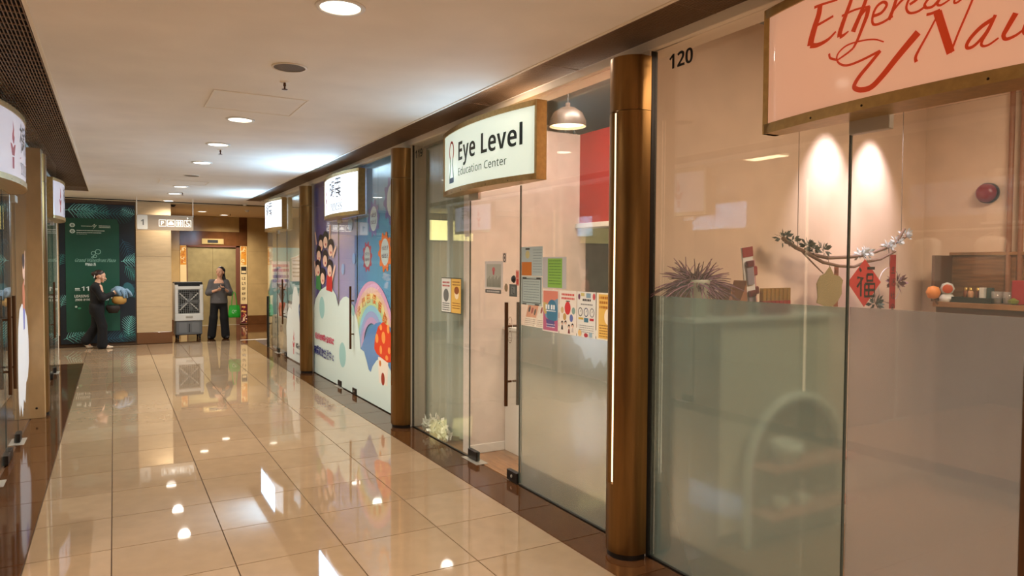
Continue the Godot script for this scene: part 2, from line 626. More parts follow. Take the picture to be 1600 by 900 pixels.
func air_grille(label: String, x0: float, x1: float, z1: float, n: int, cross: float) -> void:
	var g := thing("air_grille", label, "grille", Vector3((x0 + x1) / 2, CEIL, 0))
	var w := x1 - x0
	var long := 3.0 - z1
	var slat := box_mesh(Vector3(w / n * 0.30, 0.008, long))
	for i in n:
		put("slat", slat, mats["grille metal"], g, Vector3(-w / 2 + w * (i + 0.5) / n, 0.006, (3.0 + z1) / 2))
	var bar := box_mesh(Vector3(w, 0.006, 0.006))
	var k := 0
	while 1.0 - k * cross > z1:
		put("cross_bar", bar, mats["grille metal"], g, Vector3(0, 0.006, 1.0 - k * cross))
		k += 1
	# the dark duct behind the slots
	bx("duct", g, mats["plenum"], -w / 2 - 0.02, w / 2 + 0.02, 0.30, 0.33, z1, 3.0)
	bx("duct", g, mats["plenum"], -w / 2 - 0.03, -w / 2 - 0.012, 0.09, 0.31, z1, 3.0)
	bx("duct", g, mats["plenum"], w / 2 + 0.012, w / 2 + 0.03, 0.02, 0.31, z1, 3.0)

# ---------------------------------------------------------------- outer shell
func shell() -> void:
	var t1 := structure("trim_1", "cream lintel above the right shop fronts")
	bx("lintel", t1, mats["cream trim"], 2.645, 2.82, 2.90, 3.35, -14.75, 3.0, 0.003)
	var t2 := structure("trim_1", "cream lintel above the left shop fronts")
	bx("lintel", t2, mats["cream trim"], -0.94, -0.80, 2.90, 3.35, -13.7, 3.0, 0.003)
	# the corridor goes on behind the camera and ends in a wall
	var b := structure("wall_back", "painted wall closing the corridor behind the viewer")
	bx("wall_panel", b, mats["cream trim"], -0.94, 2.82, 0, 3.35, 3.0, 3.15)
	# walls, ceilings and floors of the shops, with their thickness
	var r := structure("wall_right", "inner walls of the shops on the right")
	bx("partition", r, mats["peach wall"], 2.695, 5.85, 0, 3.35, -3.45, -3.30)
	bx("rear_wall", r, mats["peach wall"], 5.70, 5.85, 0, 3.35, -3.30, 3.0)
	bx("end_wall", r, mats["peach wall"], 2.82, 5.85, 0, 3.35, 3.0, 3.15)
	bx("partition", r, mats["pale pink wall"], 2.80, 6.4, 0, 3.35, -7.05, -6.90)
	bx("rear_wall", r, mats["pale pink wall"], 6.0, 6.15, 0, 3.35, -6.90, -3.45)
	bx("partition", r, mats["olive wall"], 2.80, 7.0, 0, 3.35, -11.0, -10.92)
	bx("rear_wall", r, mats["olive wall"], 6.0, 6.15, 0, 3.35, -14.9, -11.0)
	bx("end_wall", r, mats["olive wall"], 2.74, 6.15, 0, 3.35, -14.95, -14.85)
	bx("shop_ceiling", r, mats["grey void"], 2.82, 7.0, 3.30, 3.40, -14.9, 3.15)
	var fr := structure("floor_shops", "wooden floor boards inside the right shops")
	for i in 42:
		for j in 3:
			bx("plank", fr, mats["wood board"], 2.70 + j * 1.15, 2.70 + j * 1.15 + 1.147, -0.02, -0.002 - 0.0006 * ((i * 7 + j * 3) % 3), 3.0 - i * 0.43 - (0.0), 3.0 - i * 0.43 - 0.428)
	for s in ZC:
		var p := structure("wall_pier", "cream pier between two shop fronts")
		bx("pier", p, mats["cream trim"], 2.65, 2.69 if s > -4.0 else 2.82, 0, 2.90, s - 0.08 if s > -4.0 else s - 0.48 if s > -8.0 else s - 0.17, s + 0.09 if s > -4.0 else -6.788 if s > -8.0 else -10.922, 0.002)
	for z in [-4.40, -9.05]:
		var p := structure("wall_pier", "bronze clad pier between two shops on the left")
		bx("pier", p, mats["bronze clad"] if mats.has("bronze clad") else mottled("bronze clad", col(176, 142, 98), 0.4, 0.1, 0.08, Vector3(1, 0.5, 1), 0.03, 4, 8), -1.0, -0.665, 0, 2.90, z - 0.3, z, 0.003)
		for s in [-0.74, -0.93]:
			var st := begin(true)
			lathe([Vector2(0.0, 0.006), Vector2(0.008, 0.005), Vector2(0.012, 0.0)], 10, true, st)
			var sc := put("screw_cap", done(st), mats["dark metal"], p, Vector3(s, 0.11, z))
			sc.rotation_degrees.x = 90
	var wl := structure("wall_left", "inner walls of the shops on the left")
	bx("rear_wall", wl, mottled("beige wall", col(206, 182, 146), 0.7, 0.0, 0.05, Vector3(0.5, 0.5, 0.5), 0.02, 4, 36), -4.2, -4.05, 0, 3.35, -13.9, 3.15)
	bx("partition", wl, mats["beige wall"], -4.05, -1.0, 0, 3.35, -9.35, -9.2)
	bx("partition", wl, mats["beige wall"], -4.05, -1.0, 0, 3.35, -4.74, -4.60)
	bx("partition", wl, mats["beige wall"], -4.05, -2.9, 0, 3.35, -13.7, -13.6)
	bx("corner_post", wl, mats["cream trim"], -0.90, -0.80, 0, 2.90, -13.66, -13.56, 0.003)
	bx("header", wl, mats["cream trim"], -2.9, -0.80, 2.90, 3.35, -13.7, -13.56)
	for k in 15:
		bx("wood_panel", wl, mats["dark panel"] if mats.has("dark panel") else mottled("dark panel", col(98, 66, 50), 0.5, 0.0, 0.2, Vector3(2, 0.3, 2), 0.02, 4, 37), -4.05, -4.03, 0.0, 3.3, -4.59 + k * 0.5, -4.59 + k * 0.5 + 0.495, 0.002)
	for k in 6:
		bx("wood_panel", wl, mats["dark panel"], -4.02 + k * 0.5, -4.02 + k * 0.5 + 0.495, 0.0, 3.3, -4.60, -4.585, 0.002)
	bx("end_wall", wl, mats["beige wall"], -4.05, -0.94, 0, 3.35, 3.0, 3.15)
	bx("shop_ceiling", wl, mats["grey void"], -4.2, -0.94, 3.30, 3.40, -13.9, 3.15)
	var fl := structure("floor_shops_left", "wooden floor boards inside the left shops")
	for i in 39:
		for j in 3:
			bx("plank", fl, mats["wood board"], -4.05 + j * 1.082, -4.05 + j * 1.082 + 1.079, -0.02, -0.002 - 0.0006 * ((i * 5 + j) % 3), 3.0 - i * 0.43, 3.0 - i * 0.43 - 0.428)
	# the far end: cream stone beside the poster, the lift lobby behind
	var w := structure("wall_far", "cream stone end wall of the corridor")
	var st: Material = mats["stone cladding"]
	bx("wall_core", w, mats["grout"], -6.0, 1.03, 0, 2.95, -16.6, -16.315)
	var ys := [0.234, 0.76, 1.285, 1.81, 2.335, 2.92]
	for i in 5:
		bx("stone_panel", w, st, 0.40, 1.05, ys[i] + 0.0015, ys[i + 1] - 0.0015, -16.34, -16.30, 0.002)
		for x in [-1.55, -2.17, -2.79, -3.41, -4.03]:
			bx("stone_panel", w, st, x, x + 0.617, ys[i] + 0.0015, ys[i + 1] - 0.0015, -16.34, -16.30, 0.002)
		bx("stone_panel", w, st, 1.032, 1.05, ys[i] + 0.0015, ys[i + 1] - 0.0015, -16.9, -16.342, 0.001)
	var bf := structure("baseboard_far", "brown polished skirting along the end wall")
	bx("skirting", bf, mats["brown skirting"], 0.40, 1.056, 0, 0.232, -16.36, -16.292, 0.002)
	bx("skirting", bf, mats["brown skirting"], -6.0, -0.94, 0, 0.232, -16.36, -16.292, 0.002)
	bx("return_wall", w, st, 0.95, 1.03, 0, 2.95, -20.4, -16.6)
	var se := structure("wall_side", "walls closing the side passages at the far end")
	bx("wall_panel", se, mats["beige wall"], -6.15, -6.0, 0, 3.0, -16.6, -13.9)
	bx("wall_panel", se, mats["beige wall"], -6.0, -4.2, 0, 3.0, -13.95, -13.85)
	bx("wall_panel", se, mats["beige wall"], 9.0, 9.15, 0, 3.0, -20.6, -14.9)
	bx("wall_panel", se, mats["beige wall"], 6.15, 9.0, 0, 3.0, -14.95, -14.85)

# ---------------------------------------------------------------- shop fronts
func plan_arc(half: float, side: float, rise: float, from: float, to: float, n := 14) -> Array:
	# outline of a column's rounded front between two fractions of its width, as (along, outward)
	var r := (half * half + rise * rise) / (2 * rise)
	var a := asin(half / r)
	var o := []
	for k in n + 1:
		var t := lerpf(from, to, float(k) / n)
		o.append(Vector2(sin(a * t) * r, side + rise - r + cos(a * t) * r))
	return o

func wrap_shell(plan: Array, y0: float, y1: float) -> ArrayMesh:
	var st := begin(true)
	for i in plan.size() - 1:
		var p: Vector2 = plan[i]
		var q: Vector2 = plan[i + 1]
		quad(st, Vector3(p.x, y0, p.y), Vector3(p.x, y1, p.y), Vector3(q.x, y1, q.y), Vector3(q.x, y0, q.y))
	st.set_smooth_group(1)
	for yy in [y0, y1]:
		for i in range(1, plan.size() - 1):
			st.add_vertex(Vector3(plan[0].x, yy, plan[0].y)); st.add_vertex(Vector3(plan[i].x, yy, plan[i].y)); st.add_vertex(Vector3(plan[i + 1].x, yy, plan[i + 1].y))
	return done(st)

func bronze_column(label: String, at: Vector3, turn: float, glow: float) -> void:
	var c := thing("bronze_column", label, "column", at, turn, "bronze columns between the shops")
	var full := [Vector2(-0.125, 0.0)] + plan_arc(0.125, 0.055, 0.105, -1, 1, 24) + [Vector2(0.125, 0.0)]
	put("plinth", wrap_shell([Vector2(-0.116, 0.0)] + plan_arc(0.116, 0.05, 0.10, -1, 1, 20) + [Vector2(0.116, 0.0)], 0.0, 0.034), mats["dark metal"], c)
	put("shell", wrap_shell(full, 0.034, 0.43), mats["aged bronze"], c)
	var e := 0.10
	put("shell", wrap_shell([Vector2(-0.125, 0.0)] + plan_arc(0.125, 0.055, 0.105, -1, -e, 12) + [Vector2(-0.0150, 0.13)], 0.43, 2.555), mats["aged bronze"], c)
	put("shell", wrap_shell([Vector2(0.0150, 0.13)] + plan_arc(0.125, 0.055, 0.105, e, 1, 12) + [Vector2(0.125, 0.0)], 0.43, 2.555), mats["aged bronze"], c)
	put("cap", wrap_shell(full, 2.558, 2.86), mats["aged bronze"], c)
	var led := bx("led_strip", c, lit("column led", Color(1.0, 0.90, 0.74), 1.3), -0.0130, 0.0130, 0.435, 2.55, 0.118, 0.146)
	led.set_meta("label", "vertical warm white light strip let into the bronze")
	area(c, Vector3(0, 1.49, 0.149), Vector3(0, 0, 1), glow, 0.02, 2.1, WARM)

func window(label: String, z0: float, z1: float, x: float, side: float, top := 2.90, low := 0.0) -> Node3D:
	var w := structure("window_1", label)
	bx("pane", w, mats["shop glass"], x, x + side * 0.010, low + 0.004, top, z0, z1)
	return w

func film(w: Node3D, z0: float, z1: float, y0: float, y1: float, x: float, side: float, m: Material) -> void:
	bx("frosted_film", w, m, x + side * 0.0105, x + side * 0.0145, y0, y1, z0 + 0.004, z1 - 0.004)

func pull_handle(d: Node3D, x: float, z: float, both := true) -> void:
	# a straight bar on either side of the glass, joined through it
	for s in [-1.0, 1.0] if both else [-1.0]:
		var h := put("handle", tube([Vector3(0, 0.59, 0), Vector3(0, 1.395, 0)], 0.0145, -1, 12), mats["bronze rod"], d, Vector3(x + s * 0.053, 0, z))
		for y in [0.78, 1.21]:
			put("standoff", tube([Vector3(-s * 0.047, y, 0), Vector3(0, y, 0)], 0.009, -1, 8), mats["bronze rod"], h)

func door(label: String, z0: float, z1: float, x: float, side: float, handle_z: float, hinge_z: float, both := true) -> Node3D:
	var d := structure("door_1", label)
	bx("pane", d, mats["shop glass"], x, x + side * 0.010, 0.012, 2.285, z0 + 0.003, z1 - 0.003)
	pull_handle(d, x + side * 0.005, handle_z, both)
	var dir := 1.0 if hinge_z < (z0 + z1) / 2 else -1.0
	bx("top_patch", d, mats["steel"], x - 0.012, x + 0.022, 2.235, 2.30, hinge_z, hinge_z + dir * 0.175, 0.003)
	bx("bottom_patch", d, mats["dark metal"], x - 0.014, x + 0.024, 0.006, 0.085, hinge_z + dir * 0.005, hinge_z + dir * 0.165, 0.003)
	bx("floor_spring_plate", d, mats["steel"], x - 0.05, x + 0.06, 0.0, 0.003, hinge_z - 0.05, hinge_z + dir * 0.25)
	for e in [z0, z1]:
		bx("edge_strip", d, mat("glass edge", col(44, 52, 46), 0.3), x, x + side * 0.011, 0.012, 2.285, e - 0.004, e + 0.004)
	var far_z := z1 if dir > 0 else z0
	var lk := bx("lock_patch", d, mats["dark metal"], x - 0.014, x + 0.024, 0.006, 0.085, far_z - dir * 0.005, far_z - dir * 0.165, 0.003)
	put("keyhole", tube([Vector3(-0.024, 0, 0), Vector3(0, 0, 0)], 0.012, -1, 12), mats["steel"], lk)
	return d

func right_fronts() -> void:
	var led := 0.012
	bronze_column("tall bronze column with a glowing strip beside the number 120 glass", Vector3(2.635, 0, ZC[0]), -90, led)
	bronze_column("bronze column with glowing strip between the cartoon mural and number 119", Vector3(2.635, 0, ZC[1]), -90, led)
	bronze_column("slim far bronze column left of the purple cartoon mural", Vector3(2.635, 0, ZC[2]), -90, led)
	var green: Material = mats["frosted film"]
	var rose := frost("frosted film rose", col(200, 191, 188), 0.25, 0.15)
	# shop 120
	var w := window("tall fixed glass pane numbered 120, frosted below", -3.10, -1.872, XR, 1.0)
	film(w, -3.10, -1.872, 0.01, 1.515, XR, 1.0, green)
	bx("frame", w, mats["dark metal"], XR - 0.018, XR + 0.028, 0, 2.90, -3.122, -3.10, 0.003)
	bx("frame", w, mats["dark metal"], XR - 0.004, XR + 0.014, 0.0, 0.008, -3.10, -1.872)
	var n := ink()
	n.text("120", -2.975 + 2.88, 2.766, 0.079, col(16, 16, 16), "bold", 0.182)
	tag(place_ink("number_decal", n, inked("print"), Vector3(XR - 0.0005, 0, -2.88), -90), "black vinyl number 120 on the glass", "number")
	var d := door("glass door under the pink lit sign, frosted below", -1.868, -1.01, XR, 1.0, -1.165, -1.868)
	film(d, -1.864, -1.014, 0.02, 1.518, XR, 1.0, rose)
	window("fixed glass above the nail shop door", -1.868, -1.01, XR, 1.0, 2.90, 2.295)
	var w2 := window("fixed glass pane beyond the nail shop door", -1.005, 2.98, XR, 1.0)
	film(w2, -1.0, 2.98, 0.01, 1.515, XR, 1.0, green)
	# shop 119
	var a := window("glass pane numbered 119 with a pale curtain behind", -6.785, -5.47, XR, 1.0)
	bx("frame", a, mats["dark metal"], XR - 0.006, XR + 0.016, 0, 2.90, -6.80, -6.785, 0.002)
	bx("frame", a, mats["dark metal"], XR - 0.004, XR + 0.014, 0.0, 0.008, -6.785, -5.47)
	n = ink()
	n.text("119", -0.118, 2.757, 0.079, col(16, 16, 16), "bold", 0.182)
	tag(place_ink("number_decal", n, inked("print"), Vector3(XR - 0.0005, 0, -6.60), -90), "black vinyl number 119 beside the curtained glass", "number")
	door("clear glass door of number 119 with twin bronze pull bars", -5.465, -4.60, XR, 1.0, -4.72, -5.465)
	window("glass above the door of number 119", -5.465, -4.60, XR, 1.0, 2.90, 2.295)
	var b := window("glass pane with posters, frosted below, right of door 119", -4.595, -3.30, XR, 1.0)
	film(b, -4.595, -3.30, 0.01, 1.228, XR, 1.0, green)
	bx("frame", b, mats["dark metal"], XR - 0.004, XR + 0.014, 0.0, 0.008, -4.595, -3.30)
	mural()
	# the corner shop at the far end
	window("far glass pane with cloud decal beside the column", -12.85, -11.12, XR, 1.0)
	door("glass door of the far corner shop", -13.72, -12.855, XR, 1.0, -12.99, -13.72, false)
	window("glass above the door of the far corner shop", -13.72, -12.855, XR, 1.0, 2.90, 2.295)
	var c := window("last glass pane at the shop corner", -14.62, -13.725, XR, 1.0)
	bx("corner_post", c, mats["dark metal"], XR - 0.02, XR + 0.04, 0, 1.02, -14.66, -14.62, 0.003)

func place_ink(called: String, i: Ink, m: Material, at: Vector3, turn: float, parent: Node = null) -> MeshInstance3D:
	var o := put(called, i.mesh(), m, parent, at)
	o.rotation_degrees.y = turn
	return o

func flat_pts(a: Array, dx := 0.0, dy := 0.0) -> PackedVector2Array:
	var o := PackedVector2Array()
	for k in range(0, a.size(), 2):
		o.append(Vector2(a[k] + dx, a[k + 1] + dy))
	return o

func mural() -> void:
	# the glass of the middle shop, wholly covered by a printed film on its inside
	var w := structure("window_1", "middle shop front: glass panes behind which the mural hangs")
	for s in [[-10.92, -9.56], [-8.70, -7.90], [-7.894, -7.36]]:
		bx("pane", w, mats["shop glass"], XR, XR + 0.010, 0.004, 2.90, s[0], s[1])
	bx("pane", w, mats["shop glass"], XR, XR + 0.010, 2.295, 2.90, -9.555, -8.705)
	bx("frame", w, mats["dark metal"], XR - 0.004, XR + 0.014, 0.0, 0.008, -10.92, -7.36)
	door("glass door in the cartoon mural with a long pull bar", -9.555, -8.705, XR, 1.0, -8.83, -9.555, false)
	var m := thing("mural_film", "printed cartoon mural of children, clouds, gears, rainbow and toadstool house", "mural", Vector3(XR + 0.0115, 0, -9.15), -90)
	for s in [[-10.92, -9.56], [-9.553, -8.707], [-8.70, -7.90], [-7.894, -7.36]]:
		bx("film_sheet", m, mats["paper"], s[0] + 9.15, s[1] + 9.15, 0.012, 2.895, -0.004, 0.0)
	var i := ink()
	# printed colour blend from violet to sky blue, in narrow steps
	var lo := -1.77
	var hi := 1.79
	for k in 36:
		var t := (k + 0.5) / 36.0
		var c := col(104, 90, 184).lerp(col(126, 124, 208), smoothstep(0.0, 0.4, t)).lerp(col(92, 168, 216), smoothstep(0.38, 0.85, t))
		i.rect(lerpf(lo, hi, k / 36.0), 0.012, lerpf(lo, hi, (k + 1) / 36.0), 2.895, c)
		i.lift -= 0.00006
	i.lift += 0.0001
	for g in [[0.83, 1.77, 0.17, col(202, 40, 84)], [1.08, 2.22, 0.20, col(116, 112, 178)], [1.72, 2.39, 0.25, col(108, 98, 172)], [1.49, 1.82, 0.21, col(236, 116, 30)]]:
		var o := PackedVector2Array()
		for k in 40:
			var rr: float = g[2] * (1.12 if (k / 2) % 2 == 0 else 0.9)
			o.append(Vector2(minf(g[0] + cos(TAU * k / 40) * rr, hi), g[1] + sin(TAU * k / 40) * rr))
		i.poly(o, g[3])
		i.oval(g[0], g[1], g[2] * 0.66, g[2] * 0.74, col(206, 222, 222))
		if g[0] < 1.6:
			for r in 2:
				for k in 4:
					i.glyph("社會生活"[k], Vector2(g[0] - g[2] * 0.5 + k * g[2] * 0.26, g[1] + g[2] * (0.12 - 0.42 * r)), g[2] * 0.22, col(110, 84, 110), 0.14)
	for d in [[0.16, 2.20, 0.10, 0.09], [0.31, 1.75, 0.07, 0.07], [-0.19, 1.61, 0.07, 0.075]]:
		i.oval(d[0], d[1], d[2], d[3], col(120, 168, 226))
	var bands := [col(226, 168, 204), col(238, 196, 176), col(236, 222, 150), col(196, 218, 160), col(150, 206, 226), col(164, 176, 224), col(204, 166, 210)]
	for k in bands.size():
		i.ring(1.03, 0.62, 0.80 - k * 0.072, 0.82 - k * 0.072, 0.074, bands[k], 18, 178, 30)
	i.poly(flat_pts([0.60, 0.62, 0.80, 0.81, 1.16, 0.98, 1.33, 1.01, 1.74, 0.97, 1.74, 0.42, 1.0, 0.2]), col(84, 140, 204))
	for k in 6:
		var a := deg_to_rad(139 - k * 19.0)
		i.glyph("我們的價值觀"[k], Vector2(1.03 + cos(a) * 0.62 - 0.05, 0.60 + sin(a) * 0.62), 0.115, col(204, 112, 50), 0.13, 1.0, (a - PI / 2) * 0.6)
	var white := col(208, 224, 216)
	i.poly(flat_pts([-1.77, 0.012, -1.77, 0.99, -1.63, 1.15, -1.35, 1.29, -1.0, 1.36, -0.71, 1.33, -0.51, 1.24, -0.39, 1.09, -0.32, 1.17, -0.17, 1.23, -0.02, 1.25, 0.12, 1.23, 0.29, 1.13, 0.46, 0.98, 0.55, 0.79, 0.60, 0.62, 0.74, 0.60, 0.85, 0.49, 0.92, 0.40, 1.0, 0.38, 1.07, 0.46, 1.22, 0.55, 1.35, 0.59, 1.59, 0.55, 1.72, 0.48, 1.79, 0.40, 1.79, 0.012]), white)
	for o in [[-1.27, 1.03, 0.15, 0.163], [-0.20, 0.45, 0.16, 0.17], [0.29, 1.08, 0.067, 0.071]]:
		i.oval(o[0], o[1], o[2], o[3], col(150, 196, 192))
	# toadstool house
	i.poly(flat_pts([1.27, 0.60, 1.62, 0.60, 1.59, 0.30, 1.30, 0.30]), col(232, 220, 202))
	i.oval(1.44, 0.36, 0.06, 0.075, col(150, 44, 24))
	i.oval(1.345, 0.53, 0.036, 0.036, col(206, 120, 50))
	i.poly(flat_pts([1.13, 0.68, 1.16, 0.81, 1.27, 0.95, 1.44, 1.02, 1.59, 0.99, 1.72, 0.90, 1.77, 0.60, 1.59, 0.57, 1.38, 0.60, 1.22, 0.63]), col(214, 62, 26))
	for o in [[1.23, 0.81, 0.056, 0.055], [1.46, 0.84, 0.064, 0.069], [1.37, 0.95, 0.044, 0.033], [1.37, 0.69, 0.044, 0.051], [1.62, 0.95, 0.042, 0.049], [1.65, 0.71, 0.041, 0.039], [1.57, 0.62, 0.047, 0.03]]:
		i.oval(o[0], o[1], o[2], o[3], col(238, 150, 72))
	# eight cheering children
	for a in [[-1.57, 1.97, -1.66, 2.16], [-0.84, 1.98, -0.80, 2.24], [-0.68, 1.78, -0.50, 1.92], [-1.60, 1.50, -1.70, 1.72], [-0.72, 1.45, -0.54, 1.66]]:
		i.line(flat_pts(a), 0.07, 0.05, col(240, 196, 172))
	i.poly(flat_pts([-1.62, 1.30, -1.32, 1.28, -1.36, 1.52, -1.58, 1.54]), col(70, 140, 84))
	i.poly(flat_pts([-1.02, 1.30, -0.70, 1.28, -0.70, 1.50, -0.98, 1.52]), col(196, 44, 44))
	for f in [[-1.06, 2.01], [-1.32, 1.97], [-0.78, 1.89], [-1.44, 1.81], [-1.08, 1.74], [-1.49, 1.60], [-0.83, 1.60], [-1.22, 1.48]]:
		i.oval(f[0], f[1] + 0.05, 0.15, 0.095, col(44, 32, 40))
		i.oval(f[0], f[1] - 0.02, 0.115, 0.085, col(244, 204, 180))
		i.oval(f[0] + 0.02, f[1] - 0.05, 0.03, 0.02, col(190, 50, 60))
	i.chars("循道衛理楊震社會服務處", -1.66, 0.545, 0.085, col(196, 46, 88), 0.15, 1.0, 1.14)
	i.chars("楊震家庭生活中心", -1.70, 0.31, 0.125, col(40, 48, 120), 0.15, 1.0, 1.14)
	place_ink("print", i, inked("print"), Vector3.ZERO, 0, m)

# ---------------------------------------------------------------- curved light-box signs
const SIGN_W := 1.6
const SIGN_H := 0.56
const SIGN_RISE := 0.10

func light_box(label: String, at: Vector3, turn: float, face: Material, art: Ink, glow: float, c: Color, letters: Material = null) -> Node3D:
	# origin at the middle of the lower back edge; x to the reader's right, z out
	var s := thing("lightbox_sign", label, "sign", at, turn, "curved light box signs over the shop doors")
	var r := (SIGN_W * SIGN_W / 4 + SIGN_RISE * SIGN_RISE) / (2 * SIGN_RISE)
	var a := asin(SIGN_W / 2 / r)
	var depth := 0.08
	var arc := func(shift: float, trim: float) -> Array:
		var o := []
		for k in 25:
			var t := lerpf(-a + trim / r, a - trim / r, k / 24.0)
			o.append(Vector2(sin(t) * (r + shift), depth + SIGN_RISE - r + cos(t) * (r + shift)))
		return o
	put("face", wrap_shell([Vector2(-SIGN_W / 2 + 0.03, 0.02)] + arc.call(-0.004, 0.028) + [Vector2(SIGN_W / 2 - 0.03, 0.02)], 0.042, SIGN_H - 0.038), face, s)
	# rails above and below follow the curve; a cheek closes either end
	for y in [[0.0, 0.044], [SIGN_H - 0.040, SIGN_H]]:
		put("rail", wrap_shell([Vector2(-SIGN_W / 2, 0.0)] + arc.call(0.004, 0.0) + [Vector2(SIGN_W / 2, 0.0)], y[0], y[1]), mats["brass frame"], s)
	for e in [-1.0, 1.0]:
		bx("cheek", s, mats["brass frame"], e * (SIGN_W / 2 - 0.028), e * (SIGN_W / 2 + 0.002), 0.0, SIGN_H, 0.0, depth + 0.006, 0.002)
		bx("bracket", s, mats["dark metal"], e * 0.4 - 0.03, e * 0.4 + 0.03, 0.1, 0.2, 0.0, 0.02)
	for x in [-0.5, -0.25, 0.2, 0.5]:
		var t := float(x) / r
		put("screw", lathe([Vector2(0.0, 0.003), Vector2(0.005, 0.0)], 8), mats["dark metal"], s, Vector3(sin(t) * (r + 0.0045), 0.016, depth + SIGN_RISE - r + cos(t) * (r + 0.0045))).rotation_degrees.x = 90
	if art:
		art.radius = r
		place_ink("lettering", art, letters if letters else inked("sign print", 0.3), Vector3(0, 0, depth + SIGN_RISE - 0.003), 0, s)
	if glow > 0:
		area(s, Vector3(0, SIGN_H / 2, depth + SIGN_RISE + 0.03), Vector3(0, 0, 1), glow, SIGN_W * 0.8, SIGN_H * 0.8, c)
	return s

func flame_logo(i: Ink, x: float, y: float, h: float, c: Color) -> void:
	# a torch: a small flame over a forked stem
	i.poly(scaled([0.02, 0.52, -0.06, 0.62, -0.05, 0.72, 0.02, 0.82, 0.0, 1.0, 0.09, 0.82, 0.06, 0.72, 0.12, 0.66, 0.07, 0.54], h, x, y), c)
	i.poly(scaled([-0.19, 0.52, -0.08, 0.50, 0.0, 0.42, 0.08, 0.50, 0.19, 0.52, 0.09, 0.27, -0.08, 0.27], h, x, y), c)
	i.poly(scaled([-0.06, 0.0, 0.06, 0.0, 0.07, 0.24, -0.07, 0.24], h, x, y), c)

func scaled(a: Array, k: float, dx: float, dy: float) -> PackedVector2Array:
	var o := PackedVector2Array()
	for j in range(0, a.size(), 2):
		o.append(Vector2(dx + a[j] * k, dy + a[j + 1] * k))
	return o

func ymmss(c: Color, red: Color) -> Ink:
	var i := ink(3.25)
	flame_logo(i, -0.42, 0.10, 0.36, red)
	i.chars("楊震", -0.19, 0.255, 0.23, c, 0.085, 1.0, 1.16)
	i.rect(-0.20, 0.205, 0.36, 0.216, red)
	i.text("YMMSS", -0.19, 0.085, 0.09, c, "serif", 0.54)
	return i

func signs() -> void:
	var eye := ink(3.25)
	eye.text("Eye Level", -0.325, 0.262, 0.152, col(38, 52, 56), "bold", 0.98)
	eye.text("Education Center", -0.325, 0.138, 0.060, col(52, 56, 58), "sans", 0.80)
	# the keyhole mark: red round the head, green and grey down the sides, blue foot
	eye.ring(-0.515, 0.365, 0.062, 0.078, 0.022, col(206, 44, 48), -50, 230)
	eye.line(flat_pts([-0.556, 0.305, -0.540, 0.262, -0.575, 0.135]), 0.02, 0.02, col(96, 150, 96))
	eye.line(flat_pts([-0.474, 0.305, -0.490, 0.262, -0.455, 0.135]), 0.02, 0.02, col(120, 140, 150))
	eye.rect(-0.585, 0.095, -0.445, 0.14, col(44, 92, 150))
	light_box("curved lit white sign reading Eye Level Education Center", Vector3(2.678, 2.29, -5.03), -90, lit("eye level face", Color(0.90, 0.96, 0.90), EYE_GLOW, 0.12), eye, 0.5, COOL)
	var nail := ink(3.25)
	for s in SCRIPT_STROKES:
		nail.curve(flat_pts(s[0]), s[1] * 1.45 + 0.001, s[2] * 1.45 + 0.001, col(170, 56, 22), 7)
	light_box("curved pink lit sign with red script lettering, nearest the viewer", Vector3(2.678, 2.29, -1.45), -90, lit("nail sign face", Color(0.97, 0.76, 0.63), NAIL_GLOW, 0.10), nail, 0.35, Color(1.0, 0.78, 0.62), lit("backlit script", Color(0.70, 0.20, 0.07), 0.42, 0.2))
	light_box("glaring white lit sign above the cartoon mural", Vector3(2.678, 2.29, -9.15), -90, lit("cool face", Color(0.93, 0.97, 1.0), COOL_GLOW, 0.15), ymmss(col(96, 96, 110), col(226, 150, 160)), 3.4, COOL)
	light_box("farthest white lit sign, over the corner shop door", Vector3(2.678, 2.29, -13.6), -90, lit("cool face", Color(0.93, 0.97, 1.0), COOL_GLOW, 0.15), ymmss(col(150, 150, 160), col(226, 170, 180)), 2.6, COOL)
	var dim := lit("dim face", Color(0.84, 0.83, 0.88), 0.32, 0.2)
	light_box("pale unlit sign with a red torch, at the left picture edge", Vector3(-0.798, 2.29, -6.9), 90, dim, ymmss(col(60, 62, 66), col(206, 84, 104)), 0, COOL)
	light_box("pale sign with a red torch beyond the left bronze column", Vector3(-0.798, 2.29, -12.3), 90, dim, ymmss(col(60, 62, 66), col(206, 84, 104)), 0, COOL)

